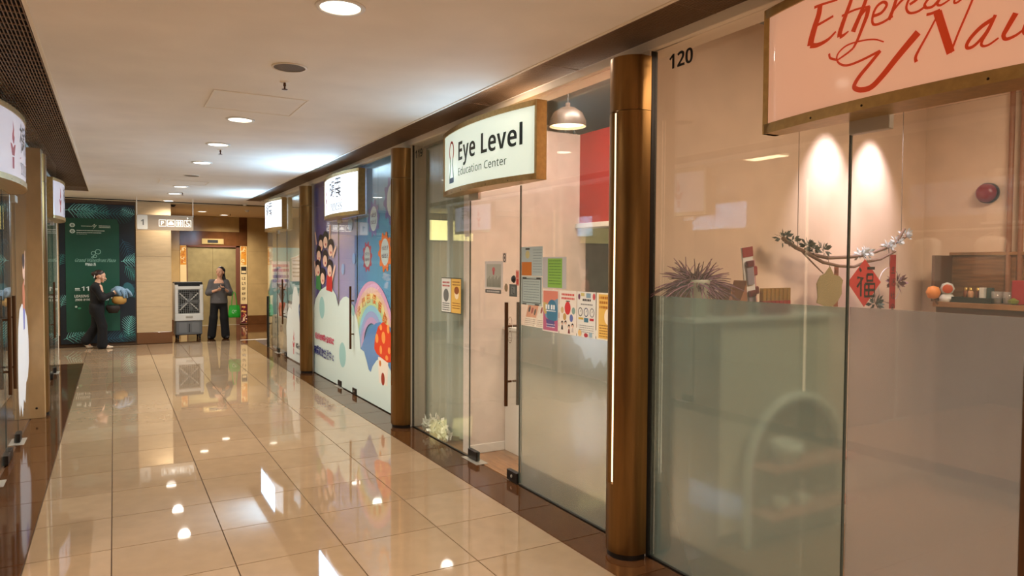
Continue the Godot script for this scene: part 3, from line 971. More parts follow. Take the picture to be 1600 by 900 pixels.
const EYE_GLOW := 0.50
const NAIL_GLOW := 0.27
const COOL_GLOW := 0.95
const SCRIPT_STROKES := [
	[[-0.498, 0.470, -0.458, 0.469, -0.377, 0.461], 0.0078, 0.0049],
	[[-0.465, 0.473, -0.473, 0.433, -0.492, 0.391, -0.509, 0.348, -0.516, 0.318], 0.0170, 0.0245],
	[[-0.516, 0.320, -0.476, 0.310, -0.423, 0.316, -0.382, 0.337], 0.0156, 0.0049],
	[[-0.492, 0.391, -0.451, 0.395, -0.396, 0.403], 0.0077, 0.0058],
	[[-0.298, 0.474, -0.316, 0.428, -0.338, 0.383, -0.361, 0.331, -0.363, 0.310], 0.0097, 0.0162],
	[[-0.363, 0.310, -0.345, 0.311, -0.321, 0.320], 0.0119, 0.0034],
	[[-0.355, 0.389, -0.296, 0.394, -0.229, 0.387], 0.0059, 0.0042],
	[[-0.231, 0.450, -0.245, 0.417, -0.266, 0.373, -0.291, 0.329, -0.300, 0.311], 0.0091, 0.0152],
	[[-0.293, 0.336, -0.258, 0.370, -0.235, 0.387], 0.0048, 0.0080],
	[[-0.235, 0.387, -0.239, 0.358, -0.257, 0.319, -0.279, 0.274, -0.298, 0.247], 0.0137, 0.0061],
	[[-0.166, 0.235, -0.205, 0.255, -0.263, 0.266, -0.324, 0.267, -0.363, 0.251, -0.375, 0.229, -0.360, 0.204, -0.322, 0.188, -0.261, 0.191, -0.181, 0.206], 0.0028, 0.0064],
	[[-0.413, 0.258, -0.406, 0.238, -0.370, 0.221], 0.0071, 0.0053],
	[[-0.298, 0.247, -0.323, 0.236, -0.354, 0.226, -0.370, 0.221], 0.0056, 0.0040],
	[[-0.179, 0.206, -0.224, 0.167, -0.263, 0.135, -0.286, 0.108, -0.287, 0.092, -0.258, 0.078, -0.214, 0.079, -0.167, 0.112, -0.115, 0.161, -0.071, 0.201, -0.035, 0.233], 0.0086, 0.0185],
	[[-0.214, 0.344, -0.179, 0.346, -0.158, 0.367, -0.170, 0.383, -0.194, 0.378, -0.211, 0.356, -0.216, 0.326, -0.205, 0.310, -0.172, 0.309, -0.132, 0.320], 0.0074, 0.0059],
	[[-0.108, 0.396, -0.120, 0.376, -0.132, 0.343, -0.148, 0.310], 0.0082, 0.0095],
	[[-0.142, 0.327, -0.113, 0.355, -0.088, 0.371, -0.069, 0.371], 0.0042, 0.0084],
	[[-0.069, 0.341, -0.038, 0.355, -0.051, 0.383, -0.072, 0.360, -0.081, 0.333, -0.068, 0.311, -0.037, 0.307, -0.008, 0.319], 0.0065, 0.0052],
	[[0.038, 0.348, 0.004, 0.342, -0.014, 0.324, -0.010, 0.311, 0.016, 0.309, 0.044, 0.334], 0.0060, 0.0060],
	[[0.044, 0.334, 0.030, 0.313, 0.042, 0.304, 0.072, 0.314], 0.0071, 0.0036],
	[[0.134, 0.400, 0.104, 0.338, 0.086, 0.304, 0.094, 0.296, 0.115, 0.306], 0.0044, 0.0044],
	[[0.031, 0.272, 0.001, 0.220, -0.031, 0.169, -0.042, 0.146, -0.039, 0.129], 0.0036, 0.0084],
	[[-0.007, 0.286, 0.011, 0.285, 0.040, 0.288], 0.0062, 0.0062],
	[[0.031, 0.284, 0.052, 0.217, 0.079, 0.131], 0.0191, 0.0179],
	[[0.079, 0.131, 0.102, 0.192, 0.132, 0.262, 0.156, 0.321], 0.0045, 0.0045],
	[[0.209, 0.209, 0.175, 0.194, 0.145, 0.169, 0.130, 0.146, 0.134, 0.133, 0.156, 0.138, 0.188, 0.171, 0.214, 0.220], 0.0092, 0.0051],
	[[0.214, 0.220, 0.195, 0.177, 0.176, 0.144, 0.178, 0.129, 0.197, 0.128, 0.225, 0.143], 0.0071, 0.0036],
	[[0.272, 0.209, 0.249, 0.168, 0.239, 0.147, 0.247, 0.133, 0.273, 0.138, 0.295, 0.151], 0.0116, 0.0039],
	[[0.350, 0.290, 0.325, 0.226, 0.300, 0.170, 0.294, 0.146, 0.303, 0.135, 0.331, 0.151], 0.0046, 0.0055],
]

# ---------------------------------------------------------------- left shop fronts
func left_fronts() -> void:
	bronze_column("left bronze column seen edge on, with a glowing strip", Vector3(-0.79, 0, -9.25), 90, 0.012)
	bronze_column("bronze column on the left beside the clothes shop", Vector3(-0.765, 0, -4.62), 90, 0.012)
	window("left glass pane next to the bronze pier, with a cloud decal", -9.04, -8.05, XL, -1.0)
	door("left glass door leaf with bronze pull bar, farther", -8.045, -7.20, XL, -1.0, -7.36, -8.045)
	door("left glass door leaf with bronze pull bar, nearer", -7.195, -6.35, XL, -1.0, -7.04, -6.35)
	window("glass above the left double door", -8.045, -6.35, XL, -1.0, 2.90, 2.295)
	window("left glass pane nearer than the double door", -6.345, -4.76, XL, -1.0)
	window("glass front of the left clothes shop", -4.39, 2.98, XL, -1.0)
	window("glass pane of the farthest left shop, nearer", -11.9, -9.42, XL, -1.0)
	door("glass door of the farthest left shop", -12.75, -11.905, XL, -1.0, -12.05, -12.75)
	window("glass above the door of the farthest left shop", -12.75, -11.905, XL, -1.0, 2.90, 2.295)
	window("glass pane of the farthest left shop, beyond its door", -13.56, -12.755, XL, -1.0)
	var ew := structure("window_1", "glass end wall of the farthest left shop")
	bx("pane", ew, mats["shop glass"], -2.9, -0.90, 0.004, 2.90, -13.63, -13.62)
	# the white cloud with a child on it, stuck to the first pane
	var i := ink()
	i.poly(flat_pts([-0.48, 0.34, -0.41, 0.20, -0.32, 0.30, -0.17, 0.15, -0.06, 0.31, 0.06, 0.25, 0.17, 0.44, 0.34, 0.48, 0.47, 0.62, 0.48, 0.85, 0.40, 1.02, 0.32, 1.12, 0.12, 1.22, -0.09, 1.27, -0.29, 1.22, -0.43, 1.05, -0.49, 0.80, -0.5, 0.55]), col(222, 224, 228))
	i.poly(flat_pts([-0.02, 1.20, 0.16, 1.17, 0.20, 1.36, 0.10, 1.50, -0.02, 1.44]), col(196, 120, 92))
	i.poly(flat_pts([0.02, 1.00, 0.14, 1.00, 0.18, 1.20, 0.00, 1.22]), col(120, 124, 190))
	i.oval(0.10, 1.62, 0.09, 0.11, col(232, 190, 168))
	i.oval(0.10, 1.69, 0.10, 0.08, col(60, 44, 44))
	i.line(flat_pts([0.16, 1.45, 0.26, 1.80]), 0.05, 0.035, col(232, 190, 168))
	tag(place_ink("cloud_decal", i, inked("print"), Vector3(XL + 0.0008, 0, -8.55), 90), "white cloud decal with a small child on the left glass", "decal")

# ---------------------------------------------------------------- helpers for shop things
func ceiling_lamp(label: String, at: Vector3, w: float, d: float, energy: float, c: Color) -> void:
	var t := thing("ceiling_panel_lamp", label, "lamp", at)
	bx("housing", t, mats["white"], -w / 2 - 0.02, w / 2 + 0.02, 0.02, 0.06, -d / 2 - 0.02, d / 2 + 0.02, 0.004)
	bx("lit_panel", t, lit("panel glow %s" % c.to_html(), c, 2.0), -w / 2, w / 2, 0.0, 0.02, -d / 2, d / 2)
	area(t, Vector3(0, -0.01, 0), Vector3.DOWN, energy, w, d, c)

func sheet(label: String, called: String, at: Vector3, turn: float, w: float, h: float, base: Color, art: Ink, group := "", category := "poster") -> Node3D:
	# origin at the middle of the sheet
	var t := thing(called, label, category, at, turn, group)
	bx("sheet", t, mat("sheet " + base.to_html(), base, 0.5), -w / 2, w / 2, -h / 2, h / 2, -0.0006, 0.0002)
	if art:
		place_ink("print", art, inked("print"), Vector3.ZERO, 0, t)
	return t

func rules(i: Ink, x0: float, x1: float, y: float, n: int, step: float, w: float, c: Color) -> void:
	# lines of small type
	for k in n:
		var x := x0
		while x < x1 - 0.004:
			var l := minf(rng.randf_range(0.006, 0.022), x1 - x)
			i.rect(x, y - k * step, x + l, y - k * step + w, c)
			i.lift -= 0.00006
			x += l + 0.004
		i.lift += 0.00002

# ---------------------------------------------------------------- shop 120
func nail_shop() -> void:
	ceiling_lamp("square lit panel on the nail shop ceiling", Vector3(4.1, 3.24, -1.2), 0.9, 0.9, NAIL_LAMP, Color(1.0, 0.90, 0.79))
	# a low cabinet against the left wall, an arched shelf before it
	var c := thing("display_cabinet", "pale cabinet behind frosted glass carrying the plant and lipsticks", "cabinet", Vector3(2.83, 0, -3.30))
	bx("side_panel", c, mat("olive side", col(86, 70, 38), 0.6), 0.0, 0.24, 0.0, 1.36, 0.0, 0.36, 0.004)
	bx("body", c, mat("cabinet body", col(206, 196, 178), 0.6), 0.245, 1.25, 0.08, 1.36, 0.0, 0.34, 0.004)
	bx("plinth", c, mats["black"], 0.26, 1.24, 0.0, 0.08, 0.0, 0.30)
	bx("top_board", c, mats["white"], -0.01, 1.27, 1.36, 1.385, 0.0, 0.39, 0.004)
	var a := thing("arched_shelf", "round topped white rimmed shelf blurred behind the frosted glass", "shelf", Vector3(3.70, 0.0, -2.90))
	var rim := []
	for k in 25:
		var t := PI * k / 24.0
		rim.append(Vector3(-cos(t) * 0.44, 0.44 + sin(t) * 0.44, 0))
	rim.push_front(Vector3(-0.44, 0.0, 0))
	rim.append(Vector3(0.44, 0.0, 0))
	put("rim", tube(rim, 0.030, -1, 8), mat("rim white", col(244, 244, 236), 0.4), a)
	var back := PackedVector2Array([Vector2(0.43, 0.0)])
	for k in 25:
		back.append(Vector2(cos(PI * k / 24.0) * 0.43, 0.44 + sin(PI * k / 24.0) * 0.43))
	back.append(Vector2(-0.43, 0.0))
	put("back_board", slab(back, -0.05, -0.03), mat("shelf back", col(128, 112, 94), 0.6), a)
	for y in [0.22, 0.50]:
		bx("shelf_board", a, mat("shelf rose", col(196, 136, 120), 0.5), -0.40, 0.40, y - 0.02, y, -0.03, 0.16, 0.003)
	var pots := [["white bowl on the upper arched shelf board", Vector3(3.53, 0.50, -2.84), 0.10], ["small white jar on the lower arched shelf board", Vector3(3.48, 0.22, -2.84), 0.055], ["white cup on the lower arched shelf board", Vector3(3.68, 0.22, -2.84), 0.05]]
	for p in pots:
		var r: float = p[2]
		tag(put("white_pot", lathe([Vector2(0, 0), Vector2(r * 0.6, 0), Vector2(r, r * 0.8), Vector2(r * 0.95, r * 1.3), Vector2(r * 0.85, r * 1.28), Vector2(r * 0.85, r * 0.8), Vector2(0, r * 0.3)], 20), mat("glazed white", col(240, 240, 232), 0.2), null, p[1]), p[0], "pot")
	# heather in a pale pot
	var h := thing("potted_heather", "dried mauve heather in a pale pot behind the glass", "plant", Vector3(2.98, 1.385, -3.06))
	put("pot", lathe([Vector2(0, 0), Vector2(0.055, 0), Vector2(0.085, 0.20), Vector2(0.092, 0.22), Vector2(0.082, 0.22), Vector2(0.075, 0.17), Vector2(0, 0.17)], 20), mat("pot celadon", col(206, 208, 186), 0.5), h)
	bx("cork_collar", h, mats["wood"], -0.13, -0.055, 0.0, 0.16, -0.06, 0.03, 0.01)
	var st := begin(true)
	var fl := begin(true)
	for k in 320:
		var yaw := rng.randf() * TAU
		var lean := rng.randf_range(0.35, 1.75)
		var len := rng.randf_range(0.10, 0.29)
		var dir := Vector3(cos(yaw) * sin(lean) * 1.15, cos(lean) * 0.75, sin(yaw) * sin(lean) * 0.6)
		var base := Vector3(rng.randf_range(-0.05, 0.05), 0.19, rng.randf_range(-0.04, 0.04))
		var pts := []
		for s in 5:
			var t := s / 4.0
			pts.append(base + dir * len * t + Vector3(0, -0.09 * t * t * sin(lean), 0) + Vector3(rng.randf_range(-0.006, 0.006), 0, 0))
		add_tube(st if k % 2 == 0 else fl, pts, 0.0062, 0.0018, 5, false)
	put("foliage", done(st), mat("heather dark", col(118, 78, 82), 0.8), h)
	put("foliage", done(fl), mat("heather mauve", col(158, 112, 128), 0.8), h)
	for s in [[3.20, 0.042, 0.145], [3.31, 0.06, 0.17]]:
		tag(put("peaked_box", slab(PackedVector2Array([Vector2(-s[1], 0), Vector2(s[1], 0), Vector2(s[1] * 0.7, s[2] * 1.25), Vector2(s[1] * 0.4, s[2] * 0.9)]), -0.05, 0.05), mat("kraft", col(158, 104, 70), 0.7), null, Vector3(s[0], 1.385, -3.06)), "%s brown peaked paper box beside the lipstick stand" % ("small" if s[1] < 0.05 else "larger"), "box")
	# a slanted board with lip colours, boxes in front
	var ls := thing("lipstick_stand", "tall slanted red topped lipstick display stand", "display stand", Vector3(3.43, 1.385, -3.06))
	var b := bx("board", ls, mats["white"], -0.045, 0.045, 0.0, 0.42, -0.006, 0.006, 0.002)
	b.rotation_degrees.z = 8
	bx("header", b, mat("rouge", col(150, 46, 48), 0.5), -0.045, 0.045, 0.15, 0.21, 0.006, 0.010)
	for s in [[0.085, 0.11, "tube grey", col(150, 140, 150)], [-0.10, 0.09, "tube grey", col(150, 140, 150)]]:
		bx("tube_card", b, mat(s[2], s[3], 0.4), -0.03, 0.03, s[0] - s[1], s[0] + 0.0, 0.006, 0.02, 0.004)
		bx("tube_cap", b, mat("tube cap", col(104, 24, 34), 0.35), -0.032, 0.032, s[0], s[0] + 0.04, 0.006, 0.028, 0.006)
	var l2 := thing("lipstick_stand", "shorter lipstick stand behind the tall one", "display stand", Vector3(3.52, 1.385, -3.12))
	var b2 := bx("board", l2, mat("rose card", col(206, 148, 146), 0.5), -0.04, 0.04, 0.0, 0.34, -0.005, 0.005, 0.002)
	b2.rotation_degrees.z = 6
	bx("tube_cap", b2, mats["rouge"], -0.035, 0.04, 0.07, 0.13, 0.005, 0.025, 0.006)
	bx("tube_cap", b2, mats["tube cap"], -0.035, 0.045, -0.05, 0.0, 0.005, 0.025, 0.006)
	for k in 7:
		var g := thing("lipstick_box", "gold and red lipstick box, number %s from the left in the row" % ["one", "two", "three", "four", "five", "six", "seven"][k], "lipstick", Vector3(3.475 + k * 0.042, 1.385, -2.99 - k * 0.004), 0, "row of gold lipstick boxes")
		bx("base", g, mat("lipstick red", col(150, 30, 34), 0.4), -0.016, 0.016, 0.0, 0.085, -0.016, 0.016, 0.002)
		bx("cap", g, mat("gold", col(206, 170, 96), 0.25, 0.8), -0.015, 0.015, 0.085, 0.165, -0.015, 0.015, 0.002)
	hanging_branch()
	wall_hutch()
	# two spots washing the wall
	for s in [[4.47, "left"], [4.98, "right"]]:
		var sp := thing("wall_spotlight", "small white spotlight washing the nail shop wall, %s one" % s[1], "lamp", Vector3(s[0], 2.88, -3.03))
		put("can", lathe([Vector2(0, 0.09), Vector2(0.03, 0.09), Vector2(0.034, 0.0), Vector2(0.028, 0.0), Vector2(0.026, 0.03), Vector2(0, 0.03)], 16), mats["white"], sp)
		put("stem", tube([Vector3(0, 0.09, 0), Vector3(0, 0.44, 0)], 0.008), mats["white"], sp)
		put("lit_lens", lathe([Vector2(0, 0.018), Vector2(0.026, 0.018)], 16), lit("spot lens", Color(1.0, 0.93, 0.84), 8.0), sp)
		spot(sp, Vector3(0, -0.01, 0.0), Vector3(0.0, -1.0, -0.34), WASH, 31, Color(0.98, 0.94, 1.0), 0.03, 1.0)
	# red alarm bell, pipes
	var bell := thing("alarm_bell", "round red fire alarm sounder on the rear wall", "alarm", Vector3(5.70, 2.24, -2.82), -90)
	put("base", lathe([Vector2(0, 0), Vector2(0.075, 0), Vector2(0.075, 0.035), Vector2(0, 0.035)], 24), mats["dark metal"], bell).rotation_degrees.x = 90
	put("dome", lathe([Vector2(0, 0.09), Vector2(0.045, 0.082), Vector2(0.066, 0.06), Vector2(0.07, 0.035)], 24), mat("alarm red", col(140, 22, 30), 0.3), bell).rotation_degrees.x = 90
	for k in 2:
		var y0 := 1.43
		tag(put("wall_pipe", tube([Vector3(0, y0, 0), Vector3(0, 3.1, 0), Vector3(-0.0, 3.2, -0.06 - 0.1 * k)], 0.018, -1, 10), mat("pipe brown", col(150, 96, 66), 0.45), null, Vector3(5.665, 0, -2.66 + k * 0.075)), "brown pipe running up the rear wall, %s of two" % ["left", "right"][k], "pipe")

func sprig(st: SurfaceTool, at: Vector3, n: int, r: float, leaf: float) -> void:
	# a tuft of short pointed leaves
	for k in n:
		var d := Vector3(rng.randf_range(-1, 1), rng.randf_range(-0.5, 1), rng.randf_range(-0.8, 0.8)).normalized()
		var s := d.cross(Vector3(0.3, 0.2, 0.9)).normalized() * leaf * 0.28
		var b := at + d * r * rng.randf_range(0.1, 0.6)
		var t := b + d * leaf
		var m := (b + t) / 2
		quad(st, b, m + s, t, m - s)

func hanging_branch() -> void:
	var z := -3.12
	var t := thing("hanging_branch", "driftwood branch with frosted sprigs hung by two strings", "branch", Vector3(4.55, 1.75, z))
	var pts := []
	for p in [[-0.74, 0.12], [-0.62, 0.06], [-0.48, 0.02], [-0.30, -0.005], [-0.12, 0.0], [0.06, 0.01], [0.22, 0.035], [0.38, 0.075], [0.55, 0.14], [0.64, 0.18]]:
		pts.append(Vector3(p[0], p[1], rng.randf_range(-0.01, 0.01)))
	put("stem", tube(pts, 0.014, 0.010, 7), mat("bark", col(122, 92, 76), 0.8), t)
	var p2 := []
	for p in [[-0.55, 0.035], [-0.36, -0.035], [-0.18, -0.06], [-0.02, -0.065], [0.12, -0.03], [0.26, -0.01], [0.44, 0.05]]:
		p2.append(Vector3(p[0], p[1], 0.02 + rng.randf_range(-0.01, 0.01)))
	put("stem", tube(p2, 0.012, 0.009, 7), mats["bark"], t)
	put("twig", tube([Vector3(0.50, 0.12, 0.0), Vector3(0.56, 0.22, 0.02)], 0.012, 0.009, 7), mats["bark"], t)
	put("twig", tube([Vector3(-0.55, 0.03, 0.0), Vector3(-0.44, -0.06, 0.02), Vector3(-0.36, -0.11, 0.02)], 0.006, 0.004, 6), mats["bark"], t)
	var dark := begin()
	for s in [[-0.74, 0.12, 26], [-0.66, 0.10, 18], [-0.50, 0.08, 24], [-0.44, 0.05, 24], [-0.34, 0.05, 26]]:
		sprig(dark, Vector3(s[0], s[1], 0.0), s[2], 0.05, 0.045)
	put("dark_sprigs", done(dark), mat("sprig dark", col(72, 76, 66), 0.8), t)
	var pale := begin()
	for s in [[0.08, 0.02, 40], [0.14, 0.03, 30], [0.40, 0.08, 34], [0.50, 0.12, 34], [0.60, 0.17, 34]]:
		sprig(pale, Vector3(s[0], s[1], 0.0), s[2], 0.05, 0.042)
	put("frosted_sprigs", done(pale), mat("sprig pale", col(206, 212, 212), 0.8), t)
	for s in [[-0.60, 0.07], [0.55, 0.2]]:
		put("string", tube([Vector3(s[0], s[1], 0), Vector3(s[0] - 0.01, 1.5, 0)], 0.0022, -1, 5), mat("string", col(110, 96, 84), 0.8), t)
	# things tied to it
	var leaf := thing("dried_leaf_fan", "pale dried lace leaf hanging under the branch", "decoration", Vector3(4.26, 1.45, z + 0.02))
	put("leaf", slab(flat_pts([0.0, 0.235, -0.05, 0.19, -0.10, 0.17, -0.135, 0.12, -0.12, 0.03, -0.13, -0.01, -0.06, -0.03, 0.02, -0.045, 0.06, -0.02, 0.09, 0.0, 0.13, 0.05, 0.125, 0.10, 0.14, 0.14, 0.10, 0.17, 0.04, 0.18]), -0.004, 0.004), mottled("lace leaf", col(206, 186, 130), 0.8, 0.0, 0.5, Vector3(9, 9, 9), 0.06, 3, 41), leaf)
	put("tie", tube([Vector3(0, 0.23, 0), Vector3(-0.03, 0.31, 0)], 0.002, -1, 5), mats["string"], leaf)
	var rb := thing("brown_ribbon", "brown ribbon hanging behind the lace leaf", "ribbon", Vector3(4.40, 1.36, z - 0.03))
	bx("band", rb, mat("ribbon brown", col(146, 84, 60), 0.6), -0.022, 0.022, 0.0, 0.34, -0.002, 0.002)
	var i := ink()
	i.glyph("福", Vector2(-0.085, -0.10), 0.20, col(30, 14, 12), 0.10)
	var di := thing("red_diamond_paper", "red diamond paper with a brushed black character", "paper decoration", Vector3(4.63, 1.575, z + 0.03))
	put("sheet", slab(PackedVector2Array([Vector2(0, 0.165), Vector2(0.19, 0), Vector2(0, -0.175), Vector2(-0.19, 0)]), -0.001, 0.0), mat("festive red", col(206, 52, 44), 0.6), di)
	place_ink("brush_writing", i, inked("print"), Vector3.ZERO, 0, di)
	put("tie", tube([Vector3(0, 0.16, 0), Vector3(0.0, 0.19, -0.02)], 0.002, -1, 5), mats["string"], di)
	i = ink()
	for k in 4:
		i.glyph("生活社會"[k], Vector2(-0.022, 0.26 - k * 0.092), 0.05, col(60, 10, 14), 0.12)
	var ba := thing("red_banner", "narrow red paper banner with black writing", "banner", Vector3(4.96, 1.38, z + 0.03))
	bx("strip", ba, mat("banner red", col(172, 26, 30), 0.6), -0.036, 0.036, 0.0, 0.395, -0.001, 0.0)
	place_ink("writing", i, inked("print"), Vector3.ZERO, 0, ba)
	put("tie", tube([Vector3(0, 0.39, 0), Vector3(0.0, 0.47, -0.02)], 0.002, -1, 5), mats["string"], ba)
	var fd := thing("dried_bouquet", "small dried bouquet in a wire ring behind the banner", "dried flowers", Vector3(5.03, 1.55, z))
	var ring := []
	for k in 25:
		ring.append(Vector3(cos(TAU * k / 24.0) * 0.13 - 0.06, sin(TAU * k / 24.0) * 0.13, 0))
	put("ring", tube(ring, 0.004, -1, 5), mat("wire pale", col(220, 206, 206), 0.5), fd)
	var s2 := begin()
	sprig(s2, Vector3(0.03, 0.02, 0), 40, 0.06, 0.06)
	put("flowers", done(s2), mat("bouquet", col(150, 110, 116), 0.8), fd)
	put("tie", tube([Vector3(-0.06, 0.13, 0), Vector3(-0.08, 0.28, 0)], 0.002, -1, 5), mats["string"], fd)
	var be := thing("berry_sprig", "dark berry sprig at the foot of the red diamond", "dried flowers", Vector3(4.76, 1.40, z + 0.03))
	var s3 := begin()
	sprig(s3, Vector3(0.0, 0.02, 0), 34, 0.06, 0.05)
	put("berries", done(s3), mats["sprig dark"], be)
	put("stem", tube([Vector3(0, 0.02, 0), Vector3(-0.06, 0.2, -0.01), Vector3(-0.08, 0.34, -0.02)], 0.003, 0.002, 5), mats["bark"], be)

func wall_hutch() -> void:
	var w := thing("wall_shelf_unit", "brown wooden shelf unit along the rear wall of the nail shop", "shelf", Vector3(5.70, 0, -3.06))
	bx("back_panel", w, mats["wood"], -0.03, 0.0, 1.425, 1.775, 0.0, 1.9, 0.002)
	bx("shelf_board", w, mats["wood board"], -0.28, 0.0, 1.385, 1.425, 0.0, 1.9, 0.004)
	bx("lower_panel", w, mat("dark wood", col(96, 54, 34), 0.5), -0.25, 0.0, 0.0, 1.385, 0.01, 1.9, 0.004)
	bx("end_post", w, mats["dark wood"], -0.27, -0.03, 1.425, 1.775, -0.018, 0.006, 0.003)
	bx("top_rail", w, mats["wood board"], -0.05, 0.0, 1.775, 1.80, -0.01, 1.9, 0.003)
	var y := 1.425
	var rc := thing("desk_camera", "small white round headed camera with an orange face", "camera", Vector3(5.50, y, -2.995), -58)
	put("base", lathe([Vector2(0, 0), Vector2(0.055, 0), Vector2(0.052, 0.03), Vector2(0.035, 0.055), Vector2(0, 0.06)], 20), mats["glazed white"], rc)
	put("head", lathe([Vector2(0, 0.05), Vector2(0.035, 0.062), Vector2(0.05, 0.098), Vector2(0.035, 0.134), Vector2(0, 0.147)], 20), mats["glazed white"], rc)
	put("face_plate", lathe([Vector2(0, 0.004), Vector2(0.028, 0.003), Vector2(0.034, 0.0)], 20), mat("orange face", col(214, 84, 32), 0.3), rc, Vector3(0, 0.098, 0.046)).rotation_degrees.x = 90
	tag(put("orange_ball", lathe([Vector2(0, 0), Vector2(0.035, 0.01), Vector2(0.05, 0.05), Vector2(0.035, 0.09), Vector2(0, 0.10)], 20), mat("orange", col(244, 150, 70), 0.5), null, Vector3(5.36, y + 0.02, -3.02)), "round orange ornament at the shelf's left end", "ornament")
	put("peg", tube([Vector3(5.44, 1.40, -3.02), Vector3(5.36, y + 0.03, -3.02)], 0.01), mats["wood"], get_node("orange_ball"), -Vector3(5.36, y + 0.02, -3.02))
	var tr := thing("black_tray", "black tray on the nail shop shelf", "tray", Vector3(5.55, y, -2.80))
	bx("floor_plate", tr, mats["black"], -0.10, 0.10, 0.0, 0.012, -0.13, 0.13, 0.003)
	for s in [[-0.105, -0.092, -0.135, 0.135], [0.092, 0.105, -0.135, 0.135], [-0.1, 0.1, -0.137, -0.125], [-0.1, 0.1, 0.125, 0.137]]:
		bx("rim", tr, mats["black"], s[0], s[1], 0.0, 0.04, s[2], s[3], 0.002)
	for k in 5:
		var jar := thing("small_jar", ["brown jar on the black tray, leftmost", "brown jar on the black tray, second", "brown jar on the black tray, third", "white carton on the black tray", "dark green carton at the tray end"][k], "jar", Vector3(5.55 - 0.02 * (k % 2), y + 0.012, -2.885 + k * 0.042))
		if k < 3:
			put("body", lathe([Vector2(0, 0), Vector2(0.018, 0), Vector2(0.02, 0.06), Vector2(0.012, 0.075), Vector2(0, 0.075)], 12), mat("jar brown %d" % k, [col(150, 84, 52), col(206, 150, 110), col(120, 60, 40)][k], 0.3), jar)
			put("lid", lathe([Vector2(0.013, 0.075), Vector2(0.013, 0.10), Vector2(0, 0.10)], 12), mats["gold"], jar)
		else:
			bx("carton", jar, mats["paper"] if k == 3 else mat("carton green", col(60, 78, 76), 0.5), -0.02, 0.02, 0.0, 0.10, -0.016, 0.016, 0.001)
	for k in 2:
		tag(put("glass_tumbler", lathe([Vector2(0, 0.006), Vector2(0.026, 0.006), Vector2(0.034, 0.088), Vector2(0.037, 0.088), Vector2(0.029, 0.0), Vector2(0, 0.0)], 20), glass("tumbler glass", col(235, 235, 232), 0.16), null, Vector3(5.52, y, -2.66 + k * 0.075)), "clear glass tumbler on the shelf, %s" % ["nearer the tray", "nearer the red bag"][k], "glass", "two tumblers")
	var gb := thing("red_gift_bag", "red gift bag with a handle on the shelf", "bag", Vector3(5.54, y, -2.44))
	bx("body", gb, mat("bag red", col(172, 30, 44), 0.4), -0.06, 0.06, 0.0, 0.17, -0.11, 0.11, 0.006)
	put("handle", tube([Vector3(-0.05, 0.17, -0.05), Vector3(-0.05, 0.25, -0.03), Vector3(-0.05, 0.25, 0.03), Vector3(-0.05, 0.17, 0.05)], 0.003, -1, 6), mats["gold"], gb)
	tag(put("green_bow", lathe([Vector2(0, 0), Vector2(0.03, 0.01), Vector2(0.035, 0.03), Vector2(0, 0.05)], 8, false), mat("bow green", col(120, 130, 50), 0.4), null, Vector3(5.45, y, -2.52)), "small green and gold bow before the red bag", "ornament")

const NAIL_LAMP := 5.0
const WASH := 1.9

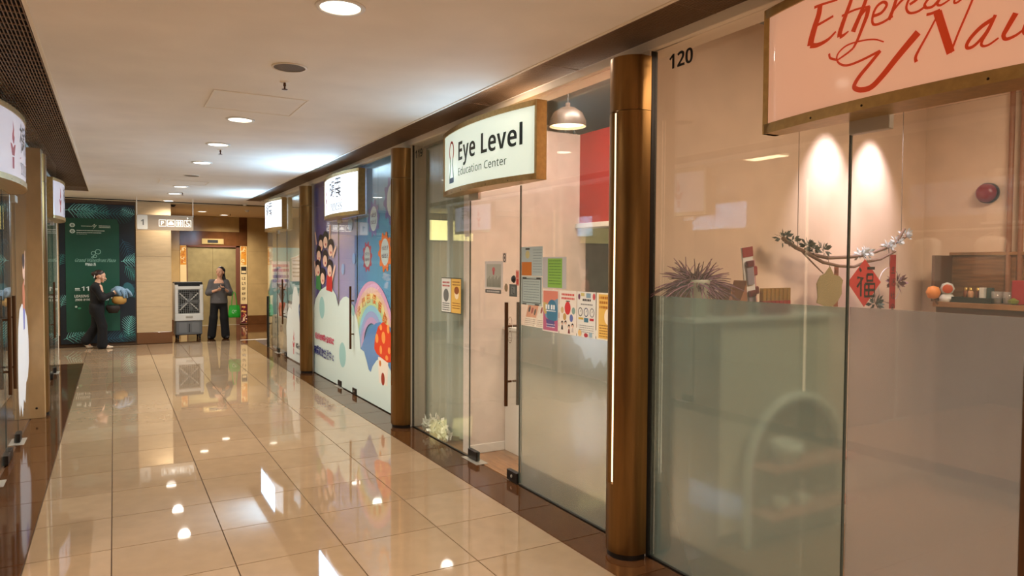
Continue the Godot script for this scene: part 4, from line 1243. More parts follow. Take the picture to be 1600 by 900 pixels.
# ---------------------------------------------------------------- shop 119
func education_shop() -> void:
	ceiling_lamp("square lit panel on the education centre ceiling", Vector3(3.0, 3.24, -4.4), 0.24, 1.2, EDU_LAMP, Color(1.0, 0.94, 0.87))
	var w := structure("wall_inner", "pale pink cross wall inside number 119")
	bx("cross_wall", w, mats["pale pink wall"], 2.715, 3.97, 0, 2.93, -5.66, -5.55, 0.003)
	bx("skirting", w, mats["white"], 2.715, 3.08, 0.0, 0.08, -5.55, -5.54, 0.002)
	bx("red_panel", w, mats["red wall"], 3.89, 3.97, 2.08, 2.93, -5.55, -3.46, 0.002)
	bx("ledge", w, mats["white"], 3.84, 3.99, 2.035, 2.08, -5.55, -3.46, 0.004)
	bx("rear_partition", w, mat("grey white wall", col(204, 200, 192), 0.7), 4.6, 4.7, 0, 2.93, -5.60, -3.46)
	bx("door_frame", w, mats["white"], 4.55, 4.60, 0, 2.05, -5.0, -4.92, 0.003)
	var c := thing("reception_counter", "white reception counter behind the glass door", "counter", Vector3(3.08, 0, -5.54))
	bx("front", c, mats["white"], 0.0, 0.04, 0.0, 1.10, 0.0, 2.05, 0.003)
	bx("top_board", c, mats["white"], -0.03, 0.50, 1.10, 1.13, 0.0, 2.05, 0.004)
	bx("body", c, mats["white"], 0.05, 0.48, 0.0, 1.10, 0.02, 2.03)
	var fl := [["open brochure with a photograph, leaning on the counter", -5.22, col(214, 150, 120)], ["white brochure leaning on the counter, middle", -5.02, col(232, 224, 210)], ["brochure with small print leaning on the counter, right", -4.84, col(226, 214, 190)]]
	for k in 3:
		var a := ink()
		a.rect(-0.085, -0.02, 0.085, 0.10, fl[k][2])
		for j in 3:
			a.oval(-0.05 + j * 0.05, 0.05 - 0.01 * j, 0.016, 0.028, [col(40, 40, 54), col(150, 40, 44), col(70, 60, 60)][(j + k) % 3])
		rules(a, -0.08, 0.08, -0.04, 5, 0.016, 0.005, col(120, 96, 90))
		var s := sheet(fl[k][0], "brochure", Vector3(3.16, 1.13 + 0.118, fl[k][1]), -90, 0.18, 0.24, col(238, 228, 214), a, "brochures on the counter", "brochure")
		s.rotation_degrees.x = -14
	var sb := thing("storage_box", "dark grey box standing behind the frosted glass of number 119", "box", Vector3(2.715, 0, -3.74))
	bx("body", sb, mat("box grey", col(52, 56, 48), 0.6), 0.0, 0.22, 0.0, 0.27, 0.0, 0.26, 0.006)
	bx("lid", sb, mat("box lid", col(62, 66, 56), 0.6), -0.006, 0.23, 0.27, 0.30, -0.006, 0.266, 0.006)
	# pendant lamp with a brown dome
	var p := thing("dome_pendant", "brown dome pendant lamp inside number 119", "lamp", Vector3(3.2, 2.80, -4.74))
	put("shade", lathe([Vector2(0.15, 0.0), Vector2(0.146, 0.05), Vector2(0.118, 0.11), Vector2(0.06, 0.15), Vector2(0.02, 0.16), Vector2(0.02, 0.19), Vector2(0.0, 0.19)], 28), mat("dome brown", col(66, 50, 38), 0.4, 0.2), p)
	put("lining", lathe([Vector2(0.147, 0.002), Vector2(0.14, 0.05), Vector2(0.11, 0.105), Vector2(0.0, 0.145)], 28), mats["white"], p)
	put("lit_diffuser", lathe([Vector2(0.135, 0.02), Vector2(0.0, 0.018)], 24), lit("pendant glow", Color(1.0, 0.88, 0.68), 3.0), p)
	put("cord", tube([Vector3(0, 0.19, 0), Vector3(0, 0.5, 0)], 0.005), mats["black"], p)
	spot(p, Vector3(0, 0.0, 0), Vector3.DOWN, 1.0, 62, WARM, 0.10)
	tag(put("cable_loop", tube([Vector3(0, 0, 0), Vector3(0.01, 0.14, 0), Vector3(0.05, 0.22, 0), Vector3(0.10, 0.19, 0), Vector3(0.10, 0.03, 0), Vector3(0.10, 0.0, 0)], 0.012, -1, 8), mat("cable grey", col(76, 78, 76), 0.5), null, Vector3(3.76, 2.93, -5.60)), "grey cable loop standing on the cross wall", "cable")
	# curtain in the left bay, wrinkled netting at its foot
	var cu := thing("curtain", "pale greenish curtain behind the glass numbered 119", "curtain", Vector3(2.81, 0, -6.22))
	var st := begin(true)
	var n := 90
	var pt := func(k: int, y: float) -> Vector3:
		var t := k / float(n)
		var f := sin(t * 46.0) * 0.018 + sin(t * 17.0 + 1.0) * 0.012
		return Vector3(f * (1.0 if y < 2.0 else 0.7), y, lerpf(-0.55, 0.54, t))
	for k in n:
		for y in [[0.05, 1.0], [1.0, 2.0], [2.0, 2.88]]:
			quad(st, pt.call(k, y[0]), pt.call(k, y[1]), pt.call(k + 1, y[1]), pt.call(k + 1, y[0]))
	var cm := mat("curtain cloth", col(146, 158, 144), 0.8)
	cm.backlight_enabled = true
	cm.backlight = Color(0.35, 0.36, 0.32)
	put("cloth", done(st), cm, cu)
	put("rail", tube([Vector3(0, 2.89, -0.56), Vector3(0, 2.89, 0.56)], 0.012), mats["steel"], cu)
	var nt := thing("crumpled_netting", "heap of crumpled white netting behind the glass foot", "netting", Vector3(2.735, 0, -6.25))
	st = begin()
	for k in 150:
		var b := Vector3(rng.randf_range(-0.025, 0.0), rng.randf_range(0.0, 0.20), rng.randf_range(-0.32, 0.28))
		b.y *= 1.0 - absf(b.z) * 1.6
		var d1 := Vector3(rng.randf_range(-0.15, 0.15), rng.randf_range(-0.5, 0.5), rng.randf_range(-1, 1)).normalized() * 0.05
		var d2 := Vector3(rng.randf_range(-0.2, 0.2), rng.randf_range(-0.2, 1), rng.randf_range(-0.5, 0.5)).normalized() * 0.04
		b.y = maxf(0.03, b.y)
		quad(st, b, b + d2, b + d1 + d2, b + d1)
	put("folds", done(st), mat("netting", col(226, 226, 206), 0.8), nt)
	glass_posters()

func glass_posters() -> void:
	var x := XR - 0.001
	var dark := col(52, 50, 50)
	var a := ink()
	a.rect(-0.21, -0.155, -0.005, 0.155, col(224, 224, 216))
	a.rect(0.005, -0.155, 0.21, 0.155, col(232, 186, 92))
	rules(a, -0.19, -0.03, 0.11, 2, 0.03, 0.016, col(176, 60, 60))
	a.oval(-0.11, 0.0, 0.06, 0.06, col(110, 112, 110))
	rules(a, -0.19, -0.03, -0.08, 4, 0.02, 0.009, dark)
	rules(a, 0.03, 0.19, 0.12, 2, 0.025, 0.01, col(140, 84, 40))
	a.oval(0.12, 0.02, 0.045, 0.05, col(250, 226, 190))
	a.oval(0.12, 0.05, 0.05, 0.035, col(150, 84, 44))
	rules(a, 0.03, 0.19, -0.07, 3, 0.022, 0.008, col(140, 84, 40))
	sheet("white and yellow notice pair in a dark frame on 119 glass", "glass_notice", Vector3(x, 1.40, -5.845), -90, 0.43, 0.325, col(60, 60, 56), a)
	a = ink()
	a.rect(-0.125, -0.10, 0.125, 0.09, col(178, 178, 166))
	for k in 12:
		a.line(PackedVector2Array([Vector2(-0.11 + k * 0.02, -0.095), Vector2(-0.11 + k * 0.02, -0.03 + 0.012 * (k % 3))]), 0.012, 0.006, col(96, 96, 80))
	a.oval(0.0, 0.045, 0.025, 0.02, col(206, 110, 110))
	a.oval(0.0, 0.02, 0.015, 0.02, col(190, 90, 100))
	sheet("white framed drawing of a dancer over reeds on the door", "glass_picture", Vector3(x, 1.60, -5.02), -90, 0.31, 0.225, col(214, 206, 200), a)
	a = ink()
	rules(a, -0.11, 0.11, -0.006, 1, 0.02, 0.012, col(200, 196, 190))
	sheet("narrow dark caption strip under the dancer drawing", "caption_strip", Vector3(x, 1.468, -5.03), -90, 0.27, 0.03, col(88, 86, 84), a, "", "label")
	a = ink()
	a.ring(0, 0, 0.022, 0.03, 0.008, col(60, 50, 48))
	a.oval(0, 0, 0.008, 0.012, col(60, 50, 48))
	sheet("small black ornament sticker above the dancer drawing", "door_sticker", Vector3(x, 1.74, -4.84), -90, 0.06, 0.075, col(214, 200, 190), a, "", "sticker")
	tag(put("oval_badge", slab(oval(0, 0, 0.026, 0.032), -0.001, 0.001), mat("badge olive", col(140, 120, 90), 0.5), null, Vector3(x, 1.505, -4.81)), "small oval brown badge on the glass door", "sticker")
	get_node("oval_badge").rotation_degrees.y = -90
	a = ink()
	a.rect(-0.03, -0.03, 0.03, 0.03, col(120, 124, 120))
	a.line(flat_pts([-0.02, 0.02, 0.0, 0.01, -0.01, -0.02, 0.02, -0.025]), 0.008, 0.008, dark)
	sheet("dark grey square keypad sticker on the glass door", "door_sticker", Vector3(x, 1.487, -4.70), -90, 0.12, 0.095, col(84, 88, 84), a, "", "sticker")
	tag(put("bell_push", lathe([Vector2(0, 0.014), Vector2(0.022, 0.012), Vector2(0.03, 0.0)], 20), mats["black"], null, Vector3(x, 1.575, -4.69)), "round black bell push on the glass door", "bell push")
	get_node("bell_push").rotation_degrees.z = 90
	a = ink()
	a.rect(-0.02, 0.0, 0.02, 0.05, col(206, 100, 84))
	a.rect(-0.015, -0.05, 0.02, -0.005, col(190, 70, 60))
	sheet("red and pink sticker strip beside the bell push", "door_sticker", Vector3(x, 1.585, -4.635), -90, 0.05, 0.12, col(226, 176, 160), a, "", "sticker")
	a = ink()
	for s in [0.06, -0.05]:
		a.ring(0.0, s, 0.03, 0.046, 0.005, col(112, 88, 74))
		rules(a, -0.015, 0.018, s - 0.01, 2, 0.018, 0.006, col(112, 88, 74))
	tag(place_ink("oval_stickers", a, inked("print"), Vector3(XR + 0.0108, 1.17, -4.765), -90), "pair of outlined oval stickers between the pull bars", "sticker")
	a = ink()
	a.rect(-0.145, -0.105, 0.0, -0.005, col(196, 112, 36))
	a.rect(-0.09, 0.085, -0.03, 0.097, dark)
	a.oval(-0.06, 0.05, 0.03, 0.03, col(196, 186, 130))
	rules(a, 0.02, 0.14, 0.08, 9, 0.02, 0.004, col(120, 136, 140))
	sheet("pale blue sheet with an orange block beside the door", "glass_poster", Vector3(x, 1.712, -4.425), -90, 0.30, 0.215, col(176, 190, 190), a)
	a = ink()
	for s in [[-0.13, 0.085, 0.13, 0.09], [-0.13, -0.09, 0.13, -0.085], [-0.13, -0.09, -0.125, 0.09], [0.125, -0.09, 0.13, 0.09]]:
		a.rect(s[0], s[1], s[2], s[3], dark)
	rules(a, -0.11, 0.11, 0.065, 8, 0.019, 0.004, col(110, 120, 120))
	for s in [[-0.10, 0.094], [0.10, 0.094], [-0.10, -0.10], [0.08, -0.10]]:
		a.rect(s[0] - 0.03, s[1] - 0.005, s[0] + 0.03, s[1] + 0.005, col(64, 64, 62))
	sheet("pale blue certificate with a dark border line", "glass_poster", Vector3(x, 1.494, -4.427), -90, 0.295, 0.212, col(172, 186, 182), a)
	a = ink()
	a.rect(-0.085, -0.105, 0.10, 0.10, col(132, 178, 76))
	rules(a, -0.07, 0.085, 0.08, 9, 0.02, 0.005, col(70, 110, 50))
	sheet("green notice in a clear grey sleeve on the glass", "glass_poster", Vector3(x, 1.632, -4.12), -90, 0.30, 0.22, col(184, 182, 182), a)
	# four upright A4 posters in a row
	a = ink()
	a.rect(-0.095, -0.14, 0.095, 0.14, col(116, 150, 176))
	a.poly(flat_pts([-0.095, 0.14, 0.095, 0.14, 0.095, 0.09, 0.0, 0.06, -0.095, 0.02]), col(214, 130, 110))
	a.poly(flat_pts([-0.095, 0.06, -0.03, 0.05, -0.05, -0.02, -0.095, -0.04]), col(196, 170, 110))
	a.oval(0.02, -0.01, 0.07, 0.09, col(64, 120, 150))
	a.poly(flat_pts([-0.095, -0.14, 0.095, -0.14, 0.095, -0.06, 0.02, -0.08, -0.06, -0.05, -0.095, 0.0]), col(180, 96, 128))
	a.poly(flat_pts([-0.06, -0.06, 0.05, -0.07, 0.06, -0.11, -0.04, -0.12]), col(92, 84, 138))
	for s in [-0.065, -0.035, 0.005, 0.035]:
		a.rect(s, 0.01, s + 0.022, 0.042, col(226, 234, 236))
	rules(a, -0.06, 0.07, -0.005, 1, 0.02, 0.008, col(220, 228, 232))
	rules(a, -0.05, 0.06, -0.10, 2, 0.018, 0.006, col(226, 214, 226))
	sheet("rainbow coloured A4 poster, leftmost of the row of four", "a4_poster", Vector3(x, 1.363, -4.165), -90, 0.208, 0.298, col(226, 216, 206), a, "row of four posters")
	a = ink()
	rules(a, -0.075, 0.08, 0.115, 2, 0.026, 0.014, col(206, 76, 70))
	rules(a, -0.02, 0.03, 0.073, 1, 0.02, 0.008, dark)
	for s in [[0.0, 0.03, 0.036, 0.045, col(206, 56, 60)], [-0.065, 0.015, 0.018, 0.022, col(206, 176, 130)], [0.07, 0.015, 0.02, 0.024, col(130, 160, 150)], [-0.035, -0.03, 0.02, 0.024, col(190, 150, 90)], [0.045, -0.035, 0.02, 0.026, col(96, 110, 170)]]:
		a.oval(s[0], s[1], s[2], s[3], s[4])
	for k in 4:
		var fx: float = -0.065 + k * 0.042
		var fy: float = [-0.09, -0.085, -0.11, -0.10][k]
		a.oval(fx, fy + 0.016, 0.013, 0.015, col(40, 32, 34))
		a.oval(fx, fy + 0.01, 0.009, 0.01, col(236, 196, 170))
		a.poly(flat_pts([fx - 0.013, fy - 0.03, fx + 0.013, fy - 0.03, fx + 0.006, fy, fx - 0.006, fy]), [col(40, 40, 44), col(226, 216, 206), col(120, 40, 40), col(196, 186, 180)][k])
	sheet("white A4 poster with coloured balloons, second of the row", "a4_poster", Vector3(x, 1.363, -3.95), -90, 0.206, 0.298, col(232, 222, 210), a, "row of four posters")
	a = ink()
	a.oval(-0.08, 0.115, 0.012, 0.02, col(110, 60, 90))
	a.rect(-0.06, 0.12, -0.02, 0.14, col(206, 190, 120))
	a.rect(0.0, 0.11, 0.05, 0.14, col(130, 160, 176))
	a.oval(0.085, 0.12, 0.014, 0.022, col(196, 80, 84))
	rules(a, -0.04, 0.05, 0.088, 1, 0.02, 0.014, dark)
	rules(a, -0.06, 0.07, 0.062, 1, 0.02, 0.008, col(120, 120, 120))
	for s in [[-0.065, col(60, 64, 70)], [0.0, col(50, 70, 110)], [0.065, col(120, 120, 120)]]:
		a.ring(s[0], 0.015, 0.022, 0.027, 0.006, s[1])
		a.line(PackedVector2Array([Vector2(s[0], 0.015), Vector2(s[0] + 0.008, 0.028)]), 0.004, 0.004, s[1])
	a.rect(-0.085, -0.035, -0.03, -0.022, col(196, 166, 60))
	a.rect(-0.022, -0.05, 0.025, -0.022, col(70, 120, 140))
	a.rect(0.04, -0.038, 0.085, -0.022, col(190, 50, 60))
	rules(a, -0.08, 0.085, -0.075, 4, 0.014, 0.004, col(130, 130, 130))
	a.oval(0.0, -0.135, 0.022, 0.014, col(176, 60, 70))
	a.oval(-0.07, -0.125, 0.02, 0.022, col(226, 186, 120))
	a.rect(0.035, -0.145, 0.07, -0.115, col(150, 176, 190))
	sheet("white A4 poster with three clock faces, third of the row", "a4_poster", Vector3(x, 1.363, -3.735), -90, 0.206, 0.298, col(226, 224, 216), a, "row of four posters")
	a = ink()
	a.rect(-0.08, -0.14, 0.095, 0.14, col(232, 186, 92))
	rules(a, -0.07, 0.08, 0.11, 3, 0.03, 0.016, col(176, 110, 40))
	a.oval(0.02, 0.0, 0.04, 0.05, col(250, 230, 200))
	rules(a, -0.07, 0.08, -0.06, 5, 0.017, 0.006, col(150, 100, 44))
	sheet("yellow A4 poster half hidden by the bronze column", "a4_poster", Vector3(x, 1.363, -3.52), -90, 0.206, 0.298, col(236, 226, 204), a, "row of four posters")

const EDU_LAMP := 4.0

# ---------------------------------------------------------------- far corner shop
func corner_shop() -> void:
	ceiling_lamp("lit panel on the far corner shop ceiling", Vector3(3.6, 3.24, -13.2), 0.8, 0.8, 3.0, Color(0.96, 0.98, 1.0))
	var b := thing("notice_board", "pale teal board with white notices in the far corner shop", "notice board", Vector3(3.05, 0, -14.84))
	bx("board", b, mat("teal board", col(150, 200, 190), 0.6), -0.30, 0.75, 0.62, 2.0, -0.008, 0.012, 0.002)
	var a := ink()
	a.rect(-0.26, 1.18, 0.10, 1.72, col(236, 236, 236))
	a.rect(0.14, 1.30, 0.50, 1.80, col(226, 232, 236))
	rules(a, -0.24, 0.08, 1.60, 2, 0.09, 0.06, col(190, 60, 130))
	rules(a, -0.24, 0.08, 1.38, 2, 0.09, 0.06, col(110, 80, 170))
	rules(a, 0.16, 0.48, 1.72, 5, 0.08, 0.03, col(70, 84, 96))
	place_ink("notices", a, inked("print"), Vector3(0, 0, 0.013), 0, b)
	var c := thing("low_cabinet", "low beige cabinet with round stickers behind the far glass", "cabinet", Vector3(2.74, 0, -14.5))
	bx("body", c, mat("beige board", col(214, 194, 160), 0.5), 0.0, 0.35, 0.06, 0.66, 0.0, 1.5, 0.004)
	bx("plinth", c, mats["white"], 0.01, 0.34, 0.0, 0.06, 0.01, 1.49)
	a = ink()
	for s in [[0.35, 0.58, 0.07, col(40, 40, 52)], [0.30, 0.25, 0.075, col(150, 130, 90)], [0.85, 0.45, 0.07, col(120, 96, 80)], [0.80, 0.18, 0.07, col(170, 150, 116)]]:
		a.oval(s[0], s[1], s[2], s[2], s[3])
		a.oval(s[0], s[1], s[2] * 0.5, s[2] * 0.5, col(226, 210, 176))
	place_ink("stickers", a, inked("print"), Vector3(-0.0005, 0, 0), -90, c)
	var r := thing("leaflet_rack", "black leaflet rack with white leaflets on the low cabinet", "rack", Vector3(2.86, 0.66, -13.55))
	bx("frame", r, mats["black"], -0.06, 0.08, 0.0, 0.02, -0.35, 0.35, 0.003)
	bx("frame", r, mats["black"], 0.06, 0.08, 0.0, 0.30, -0.35, 0.35, 0.003)
	for k in 6:
		var lf := bx("leaflet", r, mats["paper"], -0.02, -0.012, 0.02, 0.26, -0.32 + k * 0.11, -0.23 + k * 0.11)
		lf.rotation_degrees.z = -14
		lf.rotation_degrees.x = 12
	var o := thing("orange_vase", "orange vase with dried stems on the low cabinet", "vase", Vector3(2.84, 0.66, -14.05))
	put("body", lathe([Vector2(0, 0), Vector2(0.06, 0), Vector2(0.07, 0.16), Vector2(0.055, 0.26), Vector2(0.045, 0.26), Vector2(0.0, 0.24)], 16), mat("vase orange", col(232, 100, 50), 0.4), o)
	var st := begin(true)
	for k in 7:
		add_tube(st, [Vector3(0, 0.24, 0), Vector3(rng.randf_range(-0.05, 0.05), 0.42, rng.randf_range(-0.06, 0.06)), Vector3(rng.randf_range(-0.08, 0.08), 0.62, rng.randf_range(-0.09, 0.09))], 0.010, 0.014, 5)
	put("stems", done(st), mat("stems brown", col(140, 100, 84), 0.8), o)
	for k in 2:
		tag(put("price_card", box_mesh(Vector3(0.01, 0.42, 0.16), 0.001), mats["paper"], null, Vector3(2.83, 0.87, -14.42 + k * 0.19)), "tall white card on the low cabinet, %s" % ["by the corner", "beside the orange vase"][k], "card")
	var t := thing("white_coat_stand", "white branching coat stand in the far corner shop", "coat stand", Vector3(3.36, 0, -14.3))
	put("post", tube([Vector3(0, 0, 0), Vector3(0, 2.45, 0)], 0.03, 0.03, 10), mats["white"], t)
	put("foot", lathe([Vector2(0, 0), Vector2(0.18, 0), Vector2(0.18, 0.02), Vector2(0, 0.03)], 20), mats["white"], t)
	put("arm", tube([Vector3(0, 2.05, 0), Vector3(0.10, 2.12, 0.25), Vector3(0.14, 2.16, 0.5)], 0.022, 0.018, 8), mats["white"], t)
	put("arm", tube([Vector3(0, 1.90, 0), Vector3(-0.14, 1.80, -0.3), Vector3(-0.18, 1.78, -0.5)], 0.022, 0.018, 8), mats["white"], t)
	# decals on the glass beside the column
	var i := ink()
	i.poly(flat_pts([-0.95, 0.02, 0.60, 0.02, 0.60, 1.15, 0.50, 1.10, 0.40, 1.30, 0.25, 1.36, 0.05, 1.30, -0.05, 1.12, -0.16, 1.28, -0.36, 1.30, -0.50, 1.12, -0.56, 0.88, -0.74, 0.92, -0.90, 0.82, -1.0, 0.55]), col(222, 228, 222))
	i.oval(0.05, 0.92, 0.09, 0.10, col(76, 116, 170))
	i.poly(flat_pts([-0.03, 0.87, 0.13, 0.87, 0.05, 0.66]), col(76, 116, 170))
	i.oval(0.05, 0.92, 0.04, 0.045, col(222, 228, 222))
	for k in 3:
		i.text(["Web", "Facebook", "YouTube"][k], 0.20, 0.88 - k * 0.09, 0.05, col(76, 100, 150), "sans", [0.14, 0.30, 0.26][k])
	flame_logo(i, -0.42, 0.12, 0.42, col(206, 64, 70))
	i.chars("楊震社會服務處", -0.26, 0.25, 0.085, col(60, 62, 66), 0.14, 1.0, 1.12)
	i.text("Yang Memorial Methodist Social Service", -0.26, 0.15, 0.035, col(60, 62, 66), "sans", 0.74)
	i.line(flat_pts([0.30, 1.75, 0.42, 1.52, 0.34, 1.42]), 0.06, 0.05, col(226, 150, 70))
	i.line(flat_pts([0.55, 2.0, 0.40, 1.70]), 0.06, 0.03, col(226, 150, 70))
	tag(place_ink("cloud_decal", i, inked("print"), Vector3(XR - 0.0008, 0, -11.9), -90), "white cloud decal with a blue pin and red torch on far glass", "decal")

# ---------------------------------------------------------------- the shops on the left, seen mostly mirrored in the glass opposite
func left_shops() -> void:
	ceiling_lamp("lit panel on the clothes shop ceiling at left", Vector3(-2.0, 3.24, -3.2), 0.8, 0.8, 12.0, Color(1.0, 0.90, 0.78))
	ceiling_lamp("lit panel inside the left shop with double doors", Vector3(-2.6, 3.24, -7.0), 0.6, 0.6, 1.2, Color(1.0, 0.90, 0.70))
	ceiling_lamp("lit panel inside the farthest left shop", Vector3(-2.6, 3.24, -11.4), 0.6, 0.6, 1.2, Color(1.0, 0.90, 0.70))
	var f := thing("lit_fanlight", "pale yellow lit panel high inside the left shop", "light panel", Vector3(-1.32, 2.03, -9.19))
	bx("frame", f, mats["dark metal"], -0.36, 0.36, -0.02, 0.27, -0.006, 0.01, 0.002)
	bx("lit_panel", f, lit("fanlight glow", Color(1.0, 0.92, 0.55), 1.0), -0.34, 0.34, 0.0, 0.25, 0.010, 0.016)
	var y := thing("lit_transom", "yellow lit glass transom in the left side passage", "light panel", Vector3(-2.1, 2.28, -16.29))
	bx("frame", y, mats["dark metal"], -0.62, 0.62, -0.02, 0.52, -0.01, 0.01, 0.002)
	for k in 2:
		bx("lit_pane", y, lit("transom glow", Color(1.0, 0.95, 0.62), 1.1), -0.60 + k * 0.605, -0.005 + k * 0.605, 0.0, 0.50, 0.010, 0.018)
	area(y, Vector3(0, 0.25, 0.03), Vector3(0, 0, 1), 0.4, 1.2, 0.5, Color(1.0, 0.95, 0.62))
	# clothes shop
	var r := thing("clothes_rail", "steel clothes rail in the left shop, seen mirrored in the glass", "rail", Vector3(-2.06, 0, -3.9))
	put("bar", tube([Vector3(0, 2.06, -0.66), Vector3(0, 2.06, 0.7)], 0.014), mats["steel"], r)
	for s in [-0.66, 0.7]:
		put("leg", tube([Vector3(0, 0, s), Vector3(0, 2.06, s)], 0.014), mats["steel"], r)
		put("foot", tube([Vector3(-0.22, 0.012, s), Vector3(0.22, 0.012, s)], 0.012), mats["steel"], r)
	garment("white shirt on a wooden hanger on the left clothes rail", Vector3(-2.06, 2.055, -4.26), col(240, 234, 224), 0.60)
	garment("dark coat on a wooden hanger, nearer end of the rail", Vector3(-2.06, 2.055, -3.96), col(60, 44, 40), 0.85)
	garment("pale shirt on a wooden hanger, nearest end of the rail", Vector3(-2.06, 2.055, -3.64), col(216, 198, 180), 0.5)
	for k in 2:
		var sh := thing("wall_shelf", "white wall shelf in the clothes shop, %s" % ["lower", "upper"][k], "shelf", Vector3(-4.028, 2.2 + k * 0.45, -4.0))
		bx("board", sh, mats["white"], 0.0, 0.3, 0.0, 0.03, -0.75, 0.75, 0.003)
		for s in [-0.6, 0.6]:
			bx("bracket", sh, mats["steel"], 0.0, 0.25, -0.03, 0.0, s - 0.01, s + 0.01)
		for j in 3:
			var hb := thing("hat_box", "pale box on the %s clothes shop shelf, %s" % [["lower", "upper"][k], ["left", "middle", "right"][j]], "box", Vector3(-3.87, 2.231 + k * 0.45, -4.45 + j * 0.42))
			put("body", lathe([Vector2(0, 0), Vector2(0.13, 0), Vector2(0.13, 0.16), Vector2(0, 0.16)], 18, false), mat("hat box %d" % j, [col(214, 190, 170), col(196, 160, 140), col(226, 214, 200)][j], 0.6), hb)
			put("lid", lathe([Vector2(0.136, 0.13), Vector2(0.136, 0.175), Vector2(0, 0.18)], 18, false), mat("hat lid", col(236, 226, 214), 0.5), hb)
	var tb := thing("wooden_table", "plain wooden table in the left clothes shop", "table", Vector3(-1.7, 0, -2.2))
	bx("top_board", tb, mats["wood board"], -0.35, 0.35, 0.72, 0.76, -0.6, 0.6, 0.004)
	for sx in [-0.3, 0.3]:
		for sz in [-0.55, 0.55]:
			bx("leg", tb, mats["wood"], sx - 0.025, sx + 0.025, 0.0, 0.72, sz - 0.025, sz + 0.025, 0.003)

func garment(label: String, at: Vector3, c: Color, long: float) -> void:
	var g := thing("hanging_garment", label, "garment", at, 90, "clothes on the left rail")
	put("hanger", tube([Vector3(-0.20, -0.13, 0), Vector3(0, -0.05, 0), Vector3(0.20, -0.13, 0)], 0.010), mats["wood"], g)
	put("hook", tube([Vector3(0, -0.05, 0), Vector3(0, -0.01, 0), Vector3(0.018, 0.012, 0), Vector3(0, 0.028, 0)], 0.003, -1, 6), mats["steel"], g)
	var st := begin(true)
	var rows := [[-0.09, 0.06, 0.02], [-0.13, 0.21, 0.035], [-0.22, 0.27, 0.05], [-0.40, 0.24, 0.06], [-0.13 - long, 0.26, 0.07]]
	for k in rows.size() - 1:
		for s in 20:
			var a0 := TAU * s / 20.0
			var a1 := TAU * (s + 1) / 20.0
			var p := func(row: Array, a: float) -> Vector3:
				return Vector3(cos(a) * row[1], row[0], sin(a) * row[2] * (1.0 + 0.25 * sin(a * 7)))
			quad(st, p.call(rows[k], a0), p.call(rows[k], a1), p.call(rows[k + 1], a1), p.call(rows[k + 1], a0))
	put("cloth", done(st), mat("cloth " + c.to_html(), c, 0.85), g)
	g.scale = Vector3(0.62, 0.7, 0.62)

